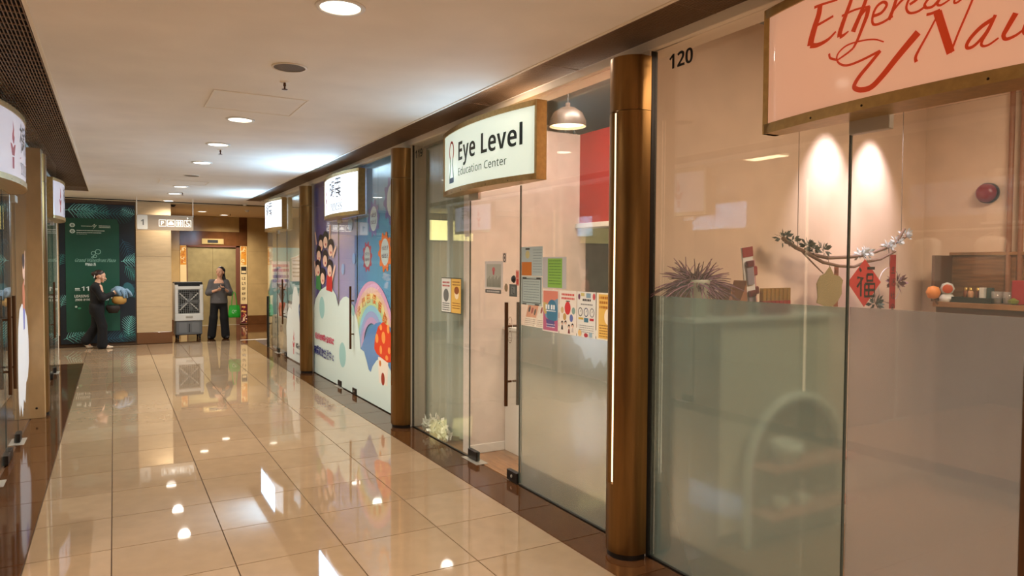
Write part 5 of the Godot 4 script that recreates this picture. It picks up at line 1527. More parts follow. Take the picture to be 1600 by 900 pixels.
# ---------------------------------------------------------------- lift lobby
func lift_lobby() -> void:
	var z := -20.30
	var w := structure("wall_lift", "polished beige and brown stone wall round the lift")
	var beige := mottled("polished beige stone", col(182, 152, 102), 0.12, 0.0, 0.08, Vector3(0.6, 0.6, 0.6), 0.02, 4, 51)
	var brown := mottled("polished brown stone", col(100, 62, 34), 0.12, 0.0, 0.12, Vector3(0.8, 0.8, 0.8), 0.03, 4, 52)
	bx("wall_core", w, mats["grout"], 0.9, 9.0, 0, 3.0, z - 0.25, z - 0.06)
	for x in [[1.03, 1.51], [3.185, 3.78], [3.783, 4.38], [4.383, 4.98], [4.983, 9.0]]:
		for y in [[0.236, 1.10], [1.103, 2.0], [2.003, 2.92]]:
			bx("stone_panel", w, beige, x[0], x[1], y[0], y[1], z - 0.06, z, 0.002)
		bx("skirting", w, brown, x[0], x[1], 0.0, 0.234, z - 0.06, z + 0.008, 0.002)
	bx("stone_panel", w, beige, 1.51, 2.98, 2.52, 2.92, z - 0.06, z + 0.004, 0.002)
	bx("stone_panel", w, brown, 2.983, 3.183, 2.49, 2.92, z - 0.06, z + 0.006, 0.002)
	bx("stone_panel", w, brown, 1.51, 3.183, 2.14, 2.517 - 0.0, z - 0.06, z + 0.008, 0.002)
	var l := thing("lift", "bronze lift with two closed doors and a dark frame", "lift", Vector3(2.31, 0, z))
	var leafm := mottled("brushed bronze", col(168, 150, 104), 0.42, 0.5, 0.12, Vector3(0.8, 0.8, 0.8), 0.02, 4, 53)
	bx("door_leaf", l, leafm, -0.62, -0.002, 0.0, 2.10, -0.05, -0.03, 0.002)
	bx("door_leaf", l, leafm, 0.002, 0.58, 0.0, 2.10, -0.05, -0.03, 0.002)
	bx("frame", l, mats["dark wood"], -0.66, -0.62, 0.0, 2.14, -0.055, 0.012, 0.002)
	bx("frame", l, mats["dark wood"], 0.58, 0.68, 0.0, 2.14, -0.055, 0.012, 0.002)
	bx("frame", l, mats["dark wood"], -0.66, 0.68, 2.10, 2.14, -0.055, 0.012, 0.002)
	bx("sill", l, mats["steel"], -0.64, 0.66, 0.0, 0.006, -0.03, 0.02)
	var ip := bx("indicator_panel", l, mat("indicator plate", col(206, 178, 116), 0.3, 0.5), -0.27, 0.27, 2.18, 2.325, 0.008, 0.026, 0.004)
	bx("display", ip, mats["black"], -0.13, 0.13, -0.04, 0.04, 0.009, 0.012)
	for s in [-1.0, 1.0]:
		var x0 := -0.80 if s < 0 else 0.69
		var p := bx("side_panel", l, mat("panel cream", col(214, 188, 136), 0.3), x0, x0 + 0.155 + (0.02 if s > 0 else 0.0), 0.02, 2.135, -0.03, 0.014, 0.002)
		# printed scroll ornament: gold flowers above, crimson ones below
		var i := ink()
		i.rect(-0.072, 0.55, 0.072, 1.05, col(196, 130, 40))
		for k in 16:
			i.ring(rng.randf_range(-0.045, 0.045), rng.randf_range(0.58, 1.02), rng.randf_range(0.015, 0.035), rng.randf_range(0.02, 0.045), 0.014, [col(236, 214, 160), col(170, 92, 30)][k % 2], rng.randf_range(0, 180), rng.randf_range(200, 360), 12)
		if s > 0:
			i.rect(-0.085, -1.05, 0.085, -0.52, col(84, 26, 34))
			for k in 26:
				i.oval(rng.randf_range(-0.06, 0.06), rng.randf_range(-1.02, -0.56), rng.randf_range(0.012, 0.03), rng.randf_range(0.012, 0.035), [col(206, 150, 80), col(150, 40, 50), col(230, 196, 160)][k % 3], rng.randf() * 3, 10)
			i.rect(-0.07, 0.30, 0.07, 0.50, col(40, 34, 30))
			i.rect(-0.055, 0.33, 0.055, 0.39, col(214, 188, 136))
			for k in 5:
				i.text(["L2", "L1", "GF", "KF", "CP"][k], -0.05, 0.15 - k * 0.14, 0.07, col(80, 60, 44), "bold", 0.09)
		place_ink("ornament", i, inked("print"), Vector3(0, 0, 0.0225), 0, p)
	downlight("recessed lamp in the lobby ceiling, before the lift", Vector3(1.87, CEIL - 0.03, -18.45), 8.5)
	downlight("recessed lamp in the lobby ceiling, nearest the lift", Vector3(2.5, CEIL - 0.03, -19.5), 7.0)
	downlight("recessed lamp in the lobby ceiling, right passage", Vector3(4.6, CEIL - 0.03, -17.6), 6.0)

# ---------------------------------------------------------------- fittings in the ceiling
func downlight(label: String, at: Vector3, energy: float) -> void:
	var d := thing("downlight", label, "ceiling light", at, 0, "round recessed ceiling lights")
	put("ring", lathe([Vector2(0.098, -0.0), Vector2(0.122, -0.0), Vector2(0.118, -0.007), Vector2(0.10, -0.009), Vector2(0.097, -0.004)], 32), mats["white"], d)
	put("lit_lens", lathe([Vector2(0.0, -0.004), Vector2(0.099, -0.003)], 32), lit("downlight lens", Color(1.0, 0.95, 0.86), 5.0), d)
	spot(d, Vector3(0, -0.02, 0), Vector3.DOWN, energy, 76, DOWN_COLOR, 0.09, 0.9)

const DOWN_COLOR := Color(1.0, 0.965, 0.915)
const DOWN := 5.6

func ceiling_fittings() -> void:
	var names := ["nearest and largest round ceiling light", "second round ceiling light down the corridor", "third round ceiling light, beside a sprinkler", "fourth round ceiling light down the corridor", "fifth round ceiling light, past the second hatch", "sixth round ceiling light with a wide rim", "seventh round ceiling light, before the lobby"]
	var zs := [-3.46, -6.6, -8.1, -9.68, -12.93, -14.3, -16.0]
	for k in 7:
		downlight(names[k], Vector3(0.985, CEIL, zs[k]), DOWN if k < 6 else DOWN * 0.4)
	downlight("round ceiling light above and behind the viewer", Vector3(0.985, CEIL, -0.4), DOWN)
	downlight("round ceiling light at the corridor's near end", Vector3(0.985, CEIL, 1.8), DOWN)
	downlight("round ceiling light in the left side passage", Vector3(-2.2, CEIL, -15.2), DOWN)
	for s in [["perforated ceiling speaker near the first hatch", -4.68], ["perforated ceiling speaker near the second hatch", -11.2]]:
		var t := thing("ceiling_speaker", s[0], "speaker", Vector3(1.0, CEIL, s[1]))
		put("rim", lathe([Vector2(0.098, 0), Vector2(0.112, 0), Vector2(0.108, -0.008), Vector2(0.098, -0.006)], 28), mats["cream trim"], t)
		put("mesh_cover", lathe([Vector2(0.0, -0.006), Vector2(0.099, -0.004)], 28), mottled("speaker mesh", col(150, 132, 108), 0.7, 0.2, 0.5, Vector3(20, 20, 20), 0.1, 2, 61), t)
	for s in [["brass sprinkler by the first speaker", 1.05, -5.07], ["brass sprinkler by the third light", 1.05, -8.45], ["brass sprinkler by the sixth light", 1.09, -13.95], ["brass sprinkler in the lobby ceiling", 2.55, -18.8]]:
		var t := thing("sprinkler", s[0], "sprinkler", Vector3(s[1], CEIL if s[2] > -16 else CEIL - 0.03, s[2]))
		put("escutcheon", lathe([Vector2(0.0, -0.008), Vector2(0.028, -0.006), Vector2(0.034, 0.0)], 18), mats["cream trim"], t)
		put("body", lathe([Vector2(0.008, -0.006), Vector2(0.010, -0.03), Vector2(0.006, -0.032), Vector2(0.006, -0.05), Vector2(0.0, -0.052)], 12), mats["bronze rod"], t)
		put("deflector", lathe([Vector2(0.0, -0.050), Vector2(0.020, -0.052), Vector2(0.020, -0.055), Vector2(0.0, -0.056)], 14), mats["bronze rod"], t)
	for s in [["white smoke detector before the lobby", 2.45, -15.9, 0.0], ["white smoke detector in the lobby ceiling", 2.73, -17.4, -0.03], ["small dark dome camera above the stone pillar", 1.12, -16.7, -0.03]]:
		var t := thing("smoke_detector", s[0], "detector", Vector3(s[1], CEIL + s[3], s[2]))
		var m: Material = mats["white"] if s[2] > -16.5 or s[2] < -17 else mats["dark metal"]
		put("base", lathe([Vector2(0.055, 0.0), Vector2(0.055, -0.015), Vector2(0.0, -0.015)], 20), m, t)
		put("chamber", lathe([Vector2(0.04, -0.015), Vector2(0.036, -0.04), Vector2(0.0, -0.048)], 20), m, t)

# ---------------------------------------------------------------- things at the far end
func fern(i: Ink, o: Vector2, len: float, turn: float, n: int, c: Color, spread := 1.0) -> void:
	# a printed palm leaf: a bent rib and tapering fingers on either side
	for k in n:
		var t := (k + 1.0) / (n + 1.0)
		var rib := o + Vector2(len * t, 0.05 * len * sin(t * 3.0)).rotated(turn)
		for s in [-1.0, 1.0]:
			var l: float = len * 0.55 * sin(PI * (0.18 + 0.8 * t)) * spread
			var d := Vector2(cos(0.95 - 0.35 * t), s * sin(0.95 - 0.35 * t)).rotated(turn)
			i.line(PackedVector2Array([rib, rib + d * l * 0.5, rib + d * l + Vector2(0, -0.03 * len)]), 0.036 * len, 0.008 * len, c)
	i.line(PackedVector2Array([o, o + Vector2(len * 0.5, 0.05 * len).rotated(turn), o + Vector2(len, 0).rotated(turn)]), 0.02 * len, 0.008 * len, c)

func lobby_things() -> void:
	# the tall leasing poster; x from -0.65 to 0.65, y from the floor up
	var p := thing("leasing_poster", "tall dark green leasing poster with palm leaves on the end wall", "poster", Vector3(-0.27, 0, -16.312))
	bx("board", p, mat("poster night", col(18, 30, 40), 0.4), -0.65, 0.65, 0.06, 2.84, 0.0, 0.02, 0.002)
	var i := ink()
	i.clip = Rect2(-0.65, 0.06, 1.3, 2.78)
	var leaf := [col(64, 136, 128), col(120, 190, 182), col(38, 94, 96), col(48, 84, 100)]
	for f in [[-0.55, 2.70, 0.55, 0.0, 9, 1], [-0.40, 2.62, 0.6, 0.1, 10, 0], [0.10, 2.66, 0.5, -0.1, 8, 2], [0.70, 2.66, 0.3, 2.8, 7, 1], [0.42, 2.15, 0.4, -1.2, 7, 3], [0.40, 1.70, 0.42, 0.1, 9, 1], [0.46, 1.62, 0.35, -0.9, 8, 0], [0.40, 1.2, 0.4, -0.4, 8, 3], [0.66, 0.95, 0.36, 2.2, 8, 2], [0.52, 0.18, 0.42, 1.45, 9, 1], [0.30, 0.14, 0.36, 0.2, 7, 0], [-0.60, 0.16, 0.44, 0.3, 8, 1], [-0.40, 0.10, 0.4, 1.2, 7, 0], [-0.65, 1.6, 0.25, 1.3, 6, 0], [-0.64, 0.8, 0.25, 1.2, 6, 1], [0.0, 0.1, 0.5, 0.1, 9, 3]]:
		fern(i, Vector2(f[0], f[1]), f[2], f[3], f[4], leaf[f[5]], 0.85)
	i.poly(flat_pts([0.46, 1.10, 0.58, 1.20, 0.62, 1.05, 0.52, 0.98]), col(44, 92, 104))
	i.oval(0.53, 1.15, 0.09, 0.13, col(46, 96, 104), 0.4)
	i.poly(flat_pts([-0.55, 0.30, 0.37, 0.30, 0.37, 2.45, 0.33, 2.55, -0.55, 2.55]), col(24, 78, 60))
	var pale := col(206, 222, 212)
	for y in [2.41, 2.29]:
		i.oval(-0.43, y, 0.046, 0.042, pale)
		i.ring(-0.43, y, 0.018, 0.018, 0.007, col(24, 78, 60))
		i.rect(-0.434, y - 0.028, -0.426, y + 0.028, col(24, 78, 60))
	rules(i, -0.28, -0.10, 2.39, 1, 0.02, 0.012, pale)
	i.curve(flat_pts([-0.10, 2.39, -0.05, 2.44, -0.07, 2.38, -0.02, 2.42, -0.08, 2.34]), 0.008, 0.006, pale)
	rules(i, 0.02, 0.22, 2.40, 2, 0.03, 0.014, pale)
	rules(i, -0.36, 0.12, 2.30, 1, 0.02, 0.016, pale)
	rules(i, -0.36, 0.06, 2.26, 1, 0.02, 0.014, pale)
	rules(i, -0.36, -0.18, 2.235, 1, 0.02, 0.008, pale)
	for r in [[-0.08, 1.86, 0.036], [0.0, 1.89, 0.045], [-0.05, 1.80, 0.026], [-0.095, 1.78, 0.015]]:
		i.ring(r[0], r[1], r[2], r[2], 0.008, col(160, 206, 186))
	i.text("Grand Waterfront Plaza", -0.40, 1.69, 0.06, col(150, 196, 176), "serif", 0.70, false, 0.35)
	i.chars("翔龍灣", -0.22, 1.61, 0.055, pale, 0.14, 1.0, 1.2)
	i.rect(-0.40, 1.14, -0.32, 1.17, pale)
	rules(i, -0.40, -0.31, 1.115, 1, 0.02, 0.012, pale)
	i.text("110", -0.29, 1.115, 0.085, col(232, 240, 234), "bold", 0.22)
	i.text("LEASING HOTLINE", -0.41, 0.985, 0.048, col(232, 240, 234), "bold", 0.52)
	i.text("2908 8199 / 2908 8198", -0.40, 0.915, 0.042, col(226, 234, 228), "bold", 0.58)
	i.oval(-0.385, 0.80, 0.02, 0.02, pale)
	i.oval(-0.33, 0.77, 0.03, 0.02, col(60, 150, 110))
	place_ink("print", i, inked("print"), Vector3(0, 0, 0.0202), 0, p)
	hanging_sign()
	air_cooler()

func hanging_sign() -> void:
	var s := thing("hanging_sign", "hanging direction sign with parking, lift, toilet and wheelchair symbols", "sign", Vector3(0.89, 2.315, -15.35))
	var body := slab(rounded(1.0, 0.295, 0.03), -0.03, 0.03)
	put("body", body, mat("sign beige", col(178, 152, 122), 0.4), s, Vector3(0, 0.1475, 0))
	put("number_panel", slab(rounded(0.18, 0.275, 0.02), -0.032, 0.0335), mat("sign pale", col(238, 226, 206), 0.4), s, Vector3(-0.40, 0.1475, 0))
	for x in [-0.495, 0.495]:
		put("rod", tube([Vector3(x, 0.27, 0), Vector3(x, CEIL - 2.315, 0)], 0.009), mats["cream trim"], s)
	var i := ink()
	i.text("1", -0.425, 0.09, 0.11, col(120, 108, 96), "bold", 0.05)
	place_ink("numeral", i, inked("print"), Vector3(0, 0, 0.0335), 0, s)
	# four lit pictograms and a small arrow
	i = ink()
	var g := Color(1, 1, 1)
	var x0 := -0.125
	for k in 4:
		var cx := x0 + 0.075 + k * 0.148
		for e in [[-0.066, -0.066, 0.066, -0.056], [-0.066, 0.056, 0.066, 0.066], [-0.066, -0.066, -0.056, 0.066], [0.056, -0.066, 0.066, 0.066]]:
			i.rect(cx + e[0], 0.14 + e[1], cx + e[2], 0.14 + e[3], g)
		match k:
			0:
				i.text("P", cx - 0.03, 0.14 - 0.04, 0.08, g, "bold", 0.055)
			1:
				i.rect(cx - 0.045, 0.105, cx + 0.045, 0.15, g)
				i.poly(flat_pts([-0.03, 0.15, 0.03, 0.15, 0.022, 0.18, -0.022, 0.18], cx), g)
			2:
				for q in [-0.022, 0.022]:
					i.oval(cx + q, 0.183, 0.012, 0.012, g)
					i.poly(flat_pts([-0.018, 0.168, 0.018, 0.168, 0.012, 0.095, -0.012, 0.095], cx + q), g)
			3:
				i.oval(cx - 0.012, 0.188, 0.012, 0.012, g)
				i.line(flat_pts([-0.012, 0.175, -0.008, 0.14, 0.025, 0.138, 0.04, 0.10], cx), 0.014, 0.014, g)
				i.ring(cx - 0.002, 0.12, 0.028, 0.028, 0.01, g, 150, 380, 16)
	i.line(flat_pts([0.385, 0.262, 0.405, 0.245, 0.385, 0.228]), 0.012, 0.012, g)
	place_ink("lit_pictograms", i, lit("pictogram glow", Color(1, 0.97, 0.9), 0.8), Vector3(0, 0, 0.031), 0, s)

func air_cooler() -> void:
	var c := thing("air_cooler", "white and grey mobile air cooler on castors beside the pillar", "air cooler", Vector3(1.42, 0, -17.1), 4)
	var white := mat("cooler white", col(226, 222, 212), 0.4)
	var grey := mat("cooler grey", col(112, 112, 110), 0.5)
	var w := 0.29
	# tank
	var st := begin()
	add_box(st, Vector3(-0.27, 0.09, -0.18), Vector3(0.27, 0.40, 0.18), 0.02)
	put("tank", done(st), grey, c)
	for x in [[-0.21, -0.045], [0.045, 0.21]]:
		bx("tank_panel", c, mat("cooler grey light", col(126, 126, 124), 0.5), x[0], x[1], 0.14, 0.36, 0.176, 0.186, 0.006)
	bx("water_gauge", c, mats["black"], -0.008, 0.008, 0.15, 0.34, 0.178, 0.187, 0.002)
	# upper housing: a frame round the fan opening
	bx("housing", c, white, -w, w, 0.40, 1.24, -0.20, 0.10, 0.02)
	for e in [[-w, w, 0.40, 0.56], [-w, w, 1.09, 1.20], [-w, -0.215, 0.55, 1.10], [0.215, w, 0.55, 1.10]]:
		bx("front_frame", c, white, e[0], e[1], e[2], e[3], 0.08, 0.20, 0.012)
	bx("top_lid", c, mats["black"], -w + 0.01, w - 0.01, 1.19, 1.255, -0.19, 0.195, 0.015)
	bx("control_panel", c, mats["black"], -0.22, 0.22, 1.165, 1.20, 0.17, 0.205, 0.006)
	bx("badge", c, mats["steel"], -0.07, 0.07, 0.465, 0.51, 0.19, 0.207, 0.004)
	var well := bx("fan_well", c, mats["plenum"], -0.215, 0.215, 0.56, 1.09, 0.08, 0.104)
	well.set_meta("label", "dark opening behind the grille")
	var cy := 0.825
	put("fan_ring", lathe([Vector2(0.20, 0.0), Vector2(0.214, 0.0), Vector2(0.214, 0.06), Vector2(0.20, 0.06), Vector2(0.20, 0.0)], 32), mats["black"], c, Vector3(0, cy, 0.104)).rotation_degrees.x = 90
	put("hub", lathe([Vector2(0.0, 0.075), Vector2(0.045, 0.07), Vector2(0.05, 0.03), Vector2(0.05, 0.0)], 20), grey, c, Vector3(0, cy, 0.104)).rotation_degrees.x = 90
	for k in 4:
		var a := PI / 4 + k * PI / 2
		put("strut", tube([Vector3(cos(a) * 0.04, cy + sin(a) * 0.04, 0.165), Vector3(cos(a) * 0.26, cy + sin(a) * 0.26, 0.165)], 0.012), mats["cooler white"], c)
	for k in 5:
		var a := TAU * k / 5
		var bl := slab(flat_pts([0.04, -0.02, 0.19, -0.05, 0.195, 0.04, 0.05, 0.025]), -0.003, 0.003)
		var o := put("fan_blade", bl, grey, c, Vector3(0, cy, 0.13))
		o.basis = Basis(Vector3.BACK, a) * Basis(Vector3.RIGHT, 0.5)
	for k in 13:
		bx("grille_bar", c, mat("grille chrome", col(176, 176, 170), 0.35, 0.4), -0.213, 0.213, 0.575 + k * 0.041, 0.580 + k * 0.041, 0.186, 0.192)
	for k in 11:
		bx("grille_bar", c, mats["grille chrome"], -0.198 + k * 0.0395, -0.193 + k * 0.0395, 0.562, 1.088, 0.180, 0.186)
	for x in [-0.22, 0.22]:
		for z in [-0.14, 0.14]:
			var k := put("castor", lathe([Vector2(0, -0.015), Vector2(0.035, -0.015), Vector2(0.038, 0), Vector2(0.035, 0.015), Vector2(0, 0.015)], 16), mats["black"], c, Vector3(x, 0.038, z))
			k.rotation_degrees.z = 90
			bx("castor_fork", c, mats["dark metal"], x - 0.022, x + 0.022, 0.05, 0.09, z - 0.02, z + 0.02, 0.003)

# ---------------------------------------------------------------- people
# bones: [from, to, radius at from, radius at to]; ellipsoid-like lumps are bones of no length
func flesh(st: SurfaceTool, bones: Array, cell: float, blend: float, cut = null) -> void:
	var lo := Vector3(1e9, 1e9, 1e9)
	var hi := -lo
	for b in bones:
		for e in 2:
			var r: float = b[2 + e] + blend + cell * 2
			lo = lo.min(b[e] - Vector3(r, r, r))
			hi = hi.max(b[e] + Vector3(r, r, r))
	var n := Vector3i(((hi - lo) / cell).ceil()) + Vector3i(2, 2, 2)
	var f := PackedFloat32Array()
	f.resize(n.x * n.y * n.z)
	f.fill(1.0)
	for b in bones:
		var a: Vector3 = b[0]
		var d: Vector3 = b[1] - a
		var r0: float = b[2]
		var r1: float = b[3]
		var sq: Vector3 = b[4] if b.size() > 4 else Vector3.ONE   # flattening
		var dd := maxf(d.length_squared(), 1e-9)
		var rm := maxf(r0, r1) + blend + cell * 2
		var i0 := Vector3i(((a.min(b[1]) - Vector3(rm, rm, rm) - lo) / cell).floor()).clamp(Vector3i.ZERO, n - Vector3i.ONE)
		var i1 := Vector3i(((a.max(b[1]) + Vector3(rm, rm, rm) - lo) / cell).ceil()).clamp(Vector3i.ZERO, n - Vector3i.ONE)
		for z in range(i0.z, i1.z + 1):
			for y in range(i0.y, i1.y + 1):
				var at := (z * n.y + y) * n.x
				for x in range(i0.x, i1.x + 1):
					var p := lo + Vector3(x, y, z) * cell - a
					var t := clampf(p.dot(d) / dd, 0.0, 1.0)
					var v := ((p - d * t) / sq).length() * minf(sq.x, minf(sq.y, sq.z)) - lerpf(r0, r1, t) * minf(sq.x, minf(sq.y, sq.z))
					var o := f[at + x]
					var h := clampf(0.5 + 0.5 * (o - v) / blend, 0.0, 1.0)
					f[at + x] = lerpf(o, v, h) - blend * h * (1.0 - h) if o < 0.9 else minf(o, v)
	if cut != null:
		for z in n.z:
			for y in n.y:
				for x in n.x:
					var k := (z * n.y + y) * n.x + x
					if f[k] < cell * 3:
						f[k] = maxf(f[k], cut.call(lo + Vector3(x, y, z) * cell))
	# surface nets
	var spot_of := {}
	var sx := n.x
	var sxy := n.x * n.y
	var offs := [0, 1, sx, sx + 1, sxy, sxy + 1, sxy + sx, sxy + sx + 1]
	var edges := [[0, 1], [2, 3], [4, 5], [6, 7], [0, 2], [1, 3], [4, 6], [5, 7], [0, 4], [1, 5], [2, 6], [3, 7]]
	for z in n.z - 1:
		for y in n.y - 1:
			var row := (z * n.y + y) * n.x
			for x in n.x - 1:
				var k := row + x
				var first := f[k] < 0.0
				if (f[k + 1] < 0.0) == first and (f[k + sx] < 0.0) == first and (f[k + sx + 1] < 0.0) == first and (f[k + sxy] < 0.0) == first and (f[k + sxy + 1] < 0.0) == first and (f[k + sxy + sx] < 0.0) == first and (f[k + sxy + sx + 1] < 0.0) == first:
					continue
				var sum := Vector3.ZERO
				var cnt := 0
				for e in edges:
					var va := f[k + offs[e[0]]]
					var vb := f[k + offs[e[1]]]
					if (va < 0.0) != (vb < 0.0):
						var t := va / (va - vb)
						var ca := Vector3(e[0] & 1, (e[0] >> 1) & 1, (e[0] >> 2) & 1)
						var cb := Vector3(e[1] & 1, (e[1] >> 1) & 1, (e[1] >> 2) & 1)
						sum += ca.lerp(cb, t)
						cnt += 1
				spot_of[k] = lo + (Vector3(x, y, z) + sum / cnt) * cell
	st.set_smooth_group(0)
	for k in spot_of:
		var v := f[k]
		for ax in 3:
			var step: int = [1, sx, sxy][ax]
			var u: int = [sx, sxy, 1][ax]
			var w: int = [sxy, 1, sx][ax]
			var v2 := f[k + step]
			if (v < 0.0) == (v2 < 0.0):
				continue
			if not (spot_of.has(k - u) and spot_of.has(k - w) and spot_of.has(k - u - w)):
				continue
			if v < 0.0:
				quad(st, spot_of[k], spot_of[k - w], spot_of[k - u - w], spot_of[k - u])
			else:
				quad(st, spot_of[k], spot_of[k - u], spot_of[k - u - w], spot_of[k - w])

func hand_bones(wrist: Vector3, dir: Vector3, palm: Vector3, thumb_side: Vector3, curl: float) -> Array:
	# palm and five unequal fingers, bent at the knuckles towards the palm's face
	var o := []
	var knuckle := wrist + dir * 0.075
	for k in 4:
		var off := thumb_side * (0.026 - k * 0.0175)
		o.append([wrist + off * 0.5, knuckle + off, 0.014, 0.0115])
		var l: float = [0.036, 0.041, 0.038, 0.030][k]
		var d1 := (dir * cos(curl * 0.5) + palm * sin(curl * 0.5)).normalized()
		var d2 := (dir * cos(curl * 1.2) + palm * sin(curl * 1.2)).normalized()
		var a := knuckle + off
		var b := a + d1 * l
		o.append([a, b, 0.0092, 0.0085])
		o.append([b, b + d2 * l * 0.95, 0.0085, 0.007])
	var ta := wrist + dir * 0.022 + thumb_side * 0.024
	var tb := ta + (dir * 0.6 + thumb_side * 0.8).normalized() * 0.035 + palm * 0.006
	o.append([wrist + dir * 0.01, ta, 0.014, 0.012])
	o.append([ta, tb, 0.0115, 0.010])
	o.append([tb, tb + (dir * 0.85 + palm * 0.3).normalized() * 0.028, 0.0098, 0.0075])
	return o

func head_bones(c: Vector3, fwd: Vector3) -> Array:
	# c is the middle of the skull, 0.21 m from chin to crown
	var up := Vector3.UP
	var side := up.cross(fwd).normalized()
	return [
		[c - fwd * 0.022 + up * 0.028, c + fwd * 0.018 + up * 0.030, 0.080, 0.074],
		[c + fwd * 0.030 - up * 0.010, c + fwd * 0.036 - up * 0.062, 0.058, 0.036],
		[c + fwd * 0.040 - up * 0.082, c + fwd * 0.048 - up * 0.088, 0.026, 0.020],
		[c + fwd * 0.085 + up * 0.006, c + fwd * 0.102 - up * 0.026, 0.008, 0.013],
		[c + fwd * 0.086 - up * 0.056 - side * 0.016, c + fwd * 0.086 - up * 0.056 + side * 0.016, 0.009, 0.009],
		[c + side * 0.076 + up * 0.004, c + side * 0.078 - up * 0.026, 0.014, 0.010],
		[c - side * 0.076 + up * 0.004, c - side * 0.078 - up * 0.026, 0.014, 0.010],
		[c + fwd * 0.050 + side * 0.040 - up * 0.022, c + fwd * 0.050 + side * 0.034 - up * 0.045, 0.028, 0.022],
		[c + fwd * 0.050 - side * 0.040 - up * 0.022, c + fwd * 0.050 - side * 0.034 - up * 0.045, 0.028, 0.022],
	]

func face_marks(parent: Node, c: Vector3, fwd: Vector3) -> void:
	var side := Vector3.UP.cross(fwd).normalized()
	for s in [-1.0, 1.0]:
		var e := put("eye", lathe([Vector2(0, -0.006), Vector2(0.007, -0.003), Vector2(0.009, 0.0), Vector2(0.007, 0.003), Vector2(0, 0.006)], 10), mat("eye dark", col(30, 20, 18), 0.3), parent, c + fwd * 0.083 + side * s * 0.031 + Vector3.UP * 0.004)
		e.basis = Basis(side, Vector3.UP, fwd)
		put("eyebrow", tube([c + fwd * 0.087 + side * s * 0.016 + Vector3.UP * 0.024, c + fwd * 0.086 + side * s * 0.03 + Vector3.UP * 0.029, c + fwd * 0.078 + side * s * 0.046 + Vector3.UP * 0.024], 0.003, 0.002, 5), mats["eye dark"], parent)
	put("lips", tube([c + fwd * 0.090 - side * 0.02 - Vector3.UP * 0.056, c + fwd * 0.097 - Vector3.UP * 0.055, c + fwd * 0.090 + side * 0.02 - Vector3.UP * 0.056], 0.0045, 0.0045, 6), mat("lips", col(170, 84, 78), 0.5), parent)

func grown(bones: Array, by: float) -> Array:
	var o := []
	for b in bones:
		var c: Array = b.duplicate()
		c[2] += by
		c[3] += by
		o.append(c)
	return o

func people() -> void:
	var skin := mat("skin", col(222, 170, 138), 0.55)
	var black := mat("black cloth", col(12, 11, 13), 0.9)
	black.rim_enabled = true
	black.rim = 0.1
	walking_woman(skin, black)
	standing_woman(skin)

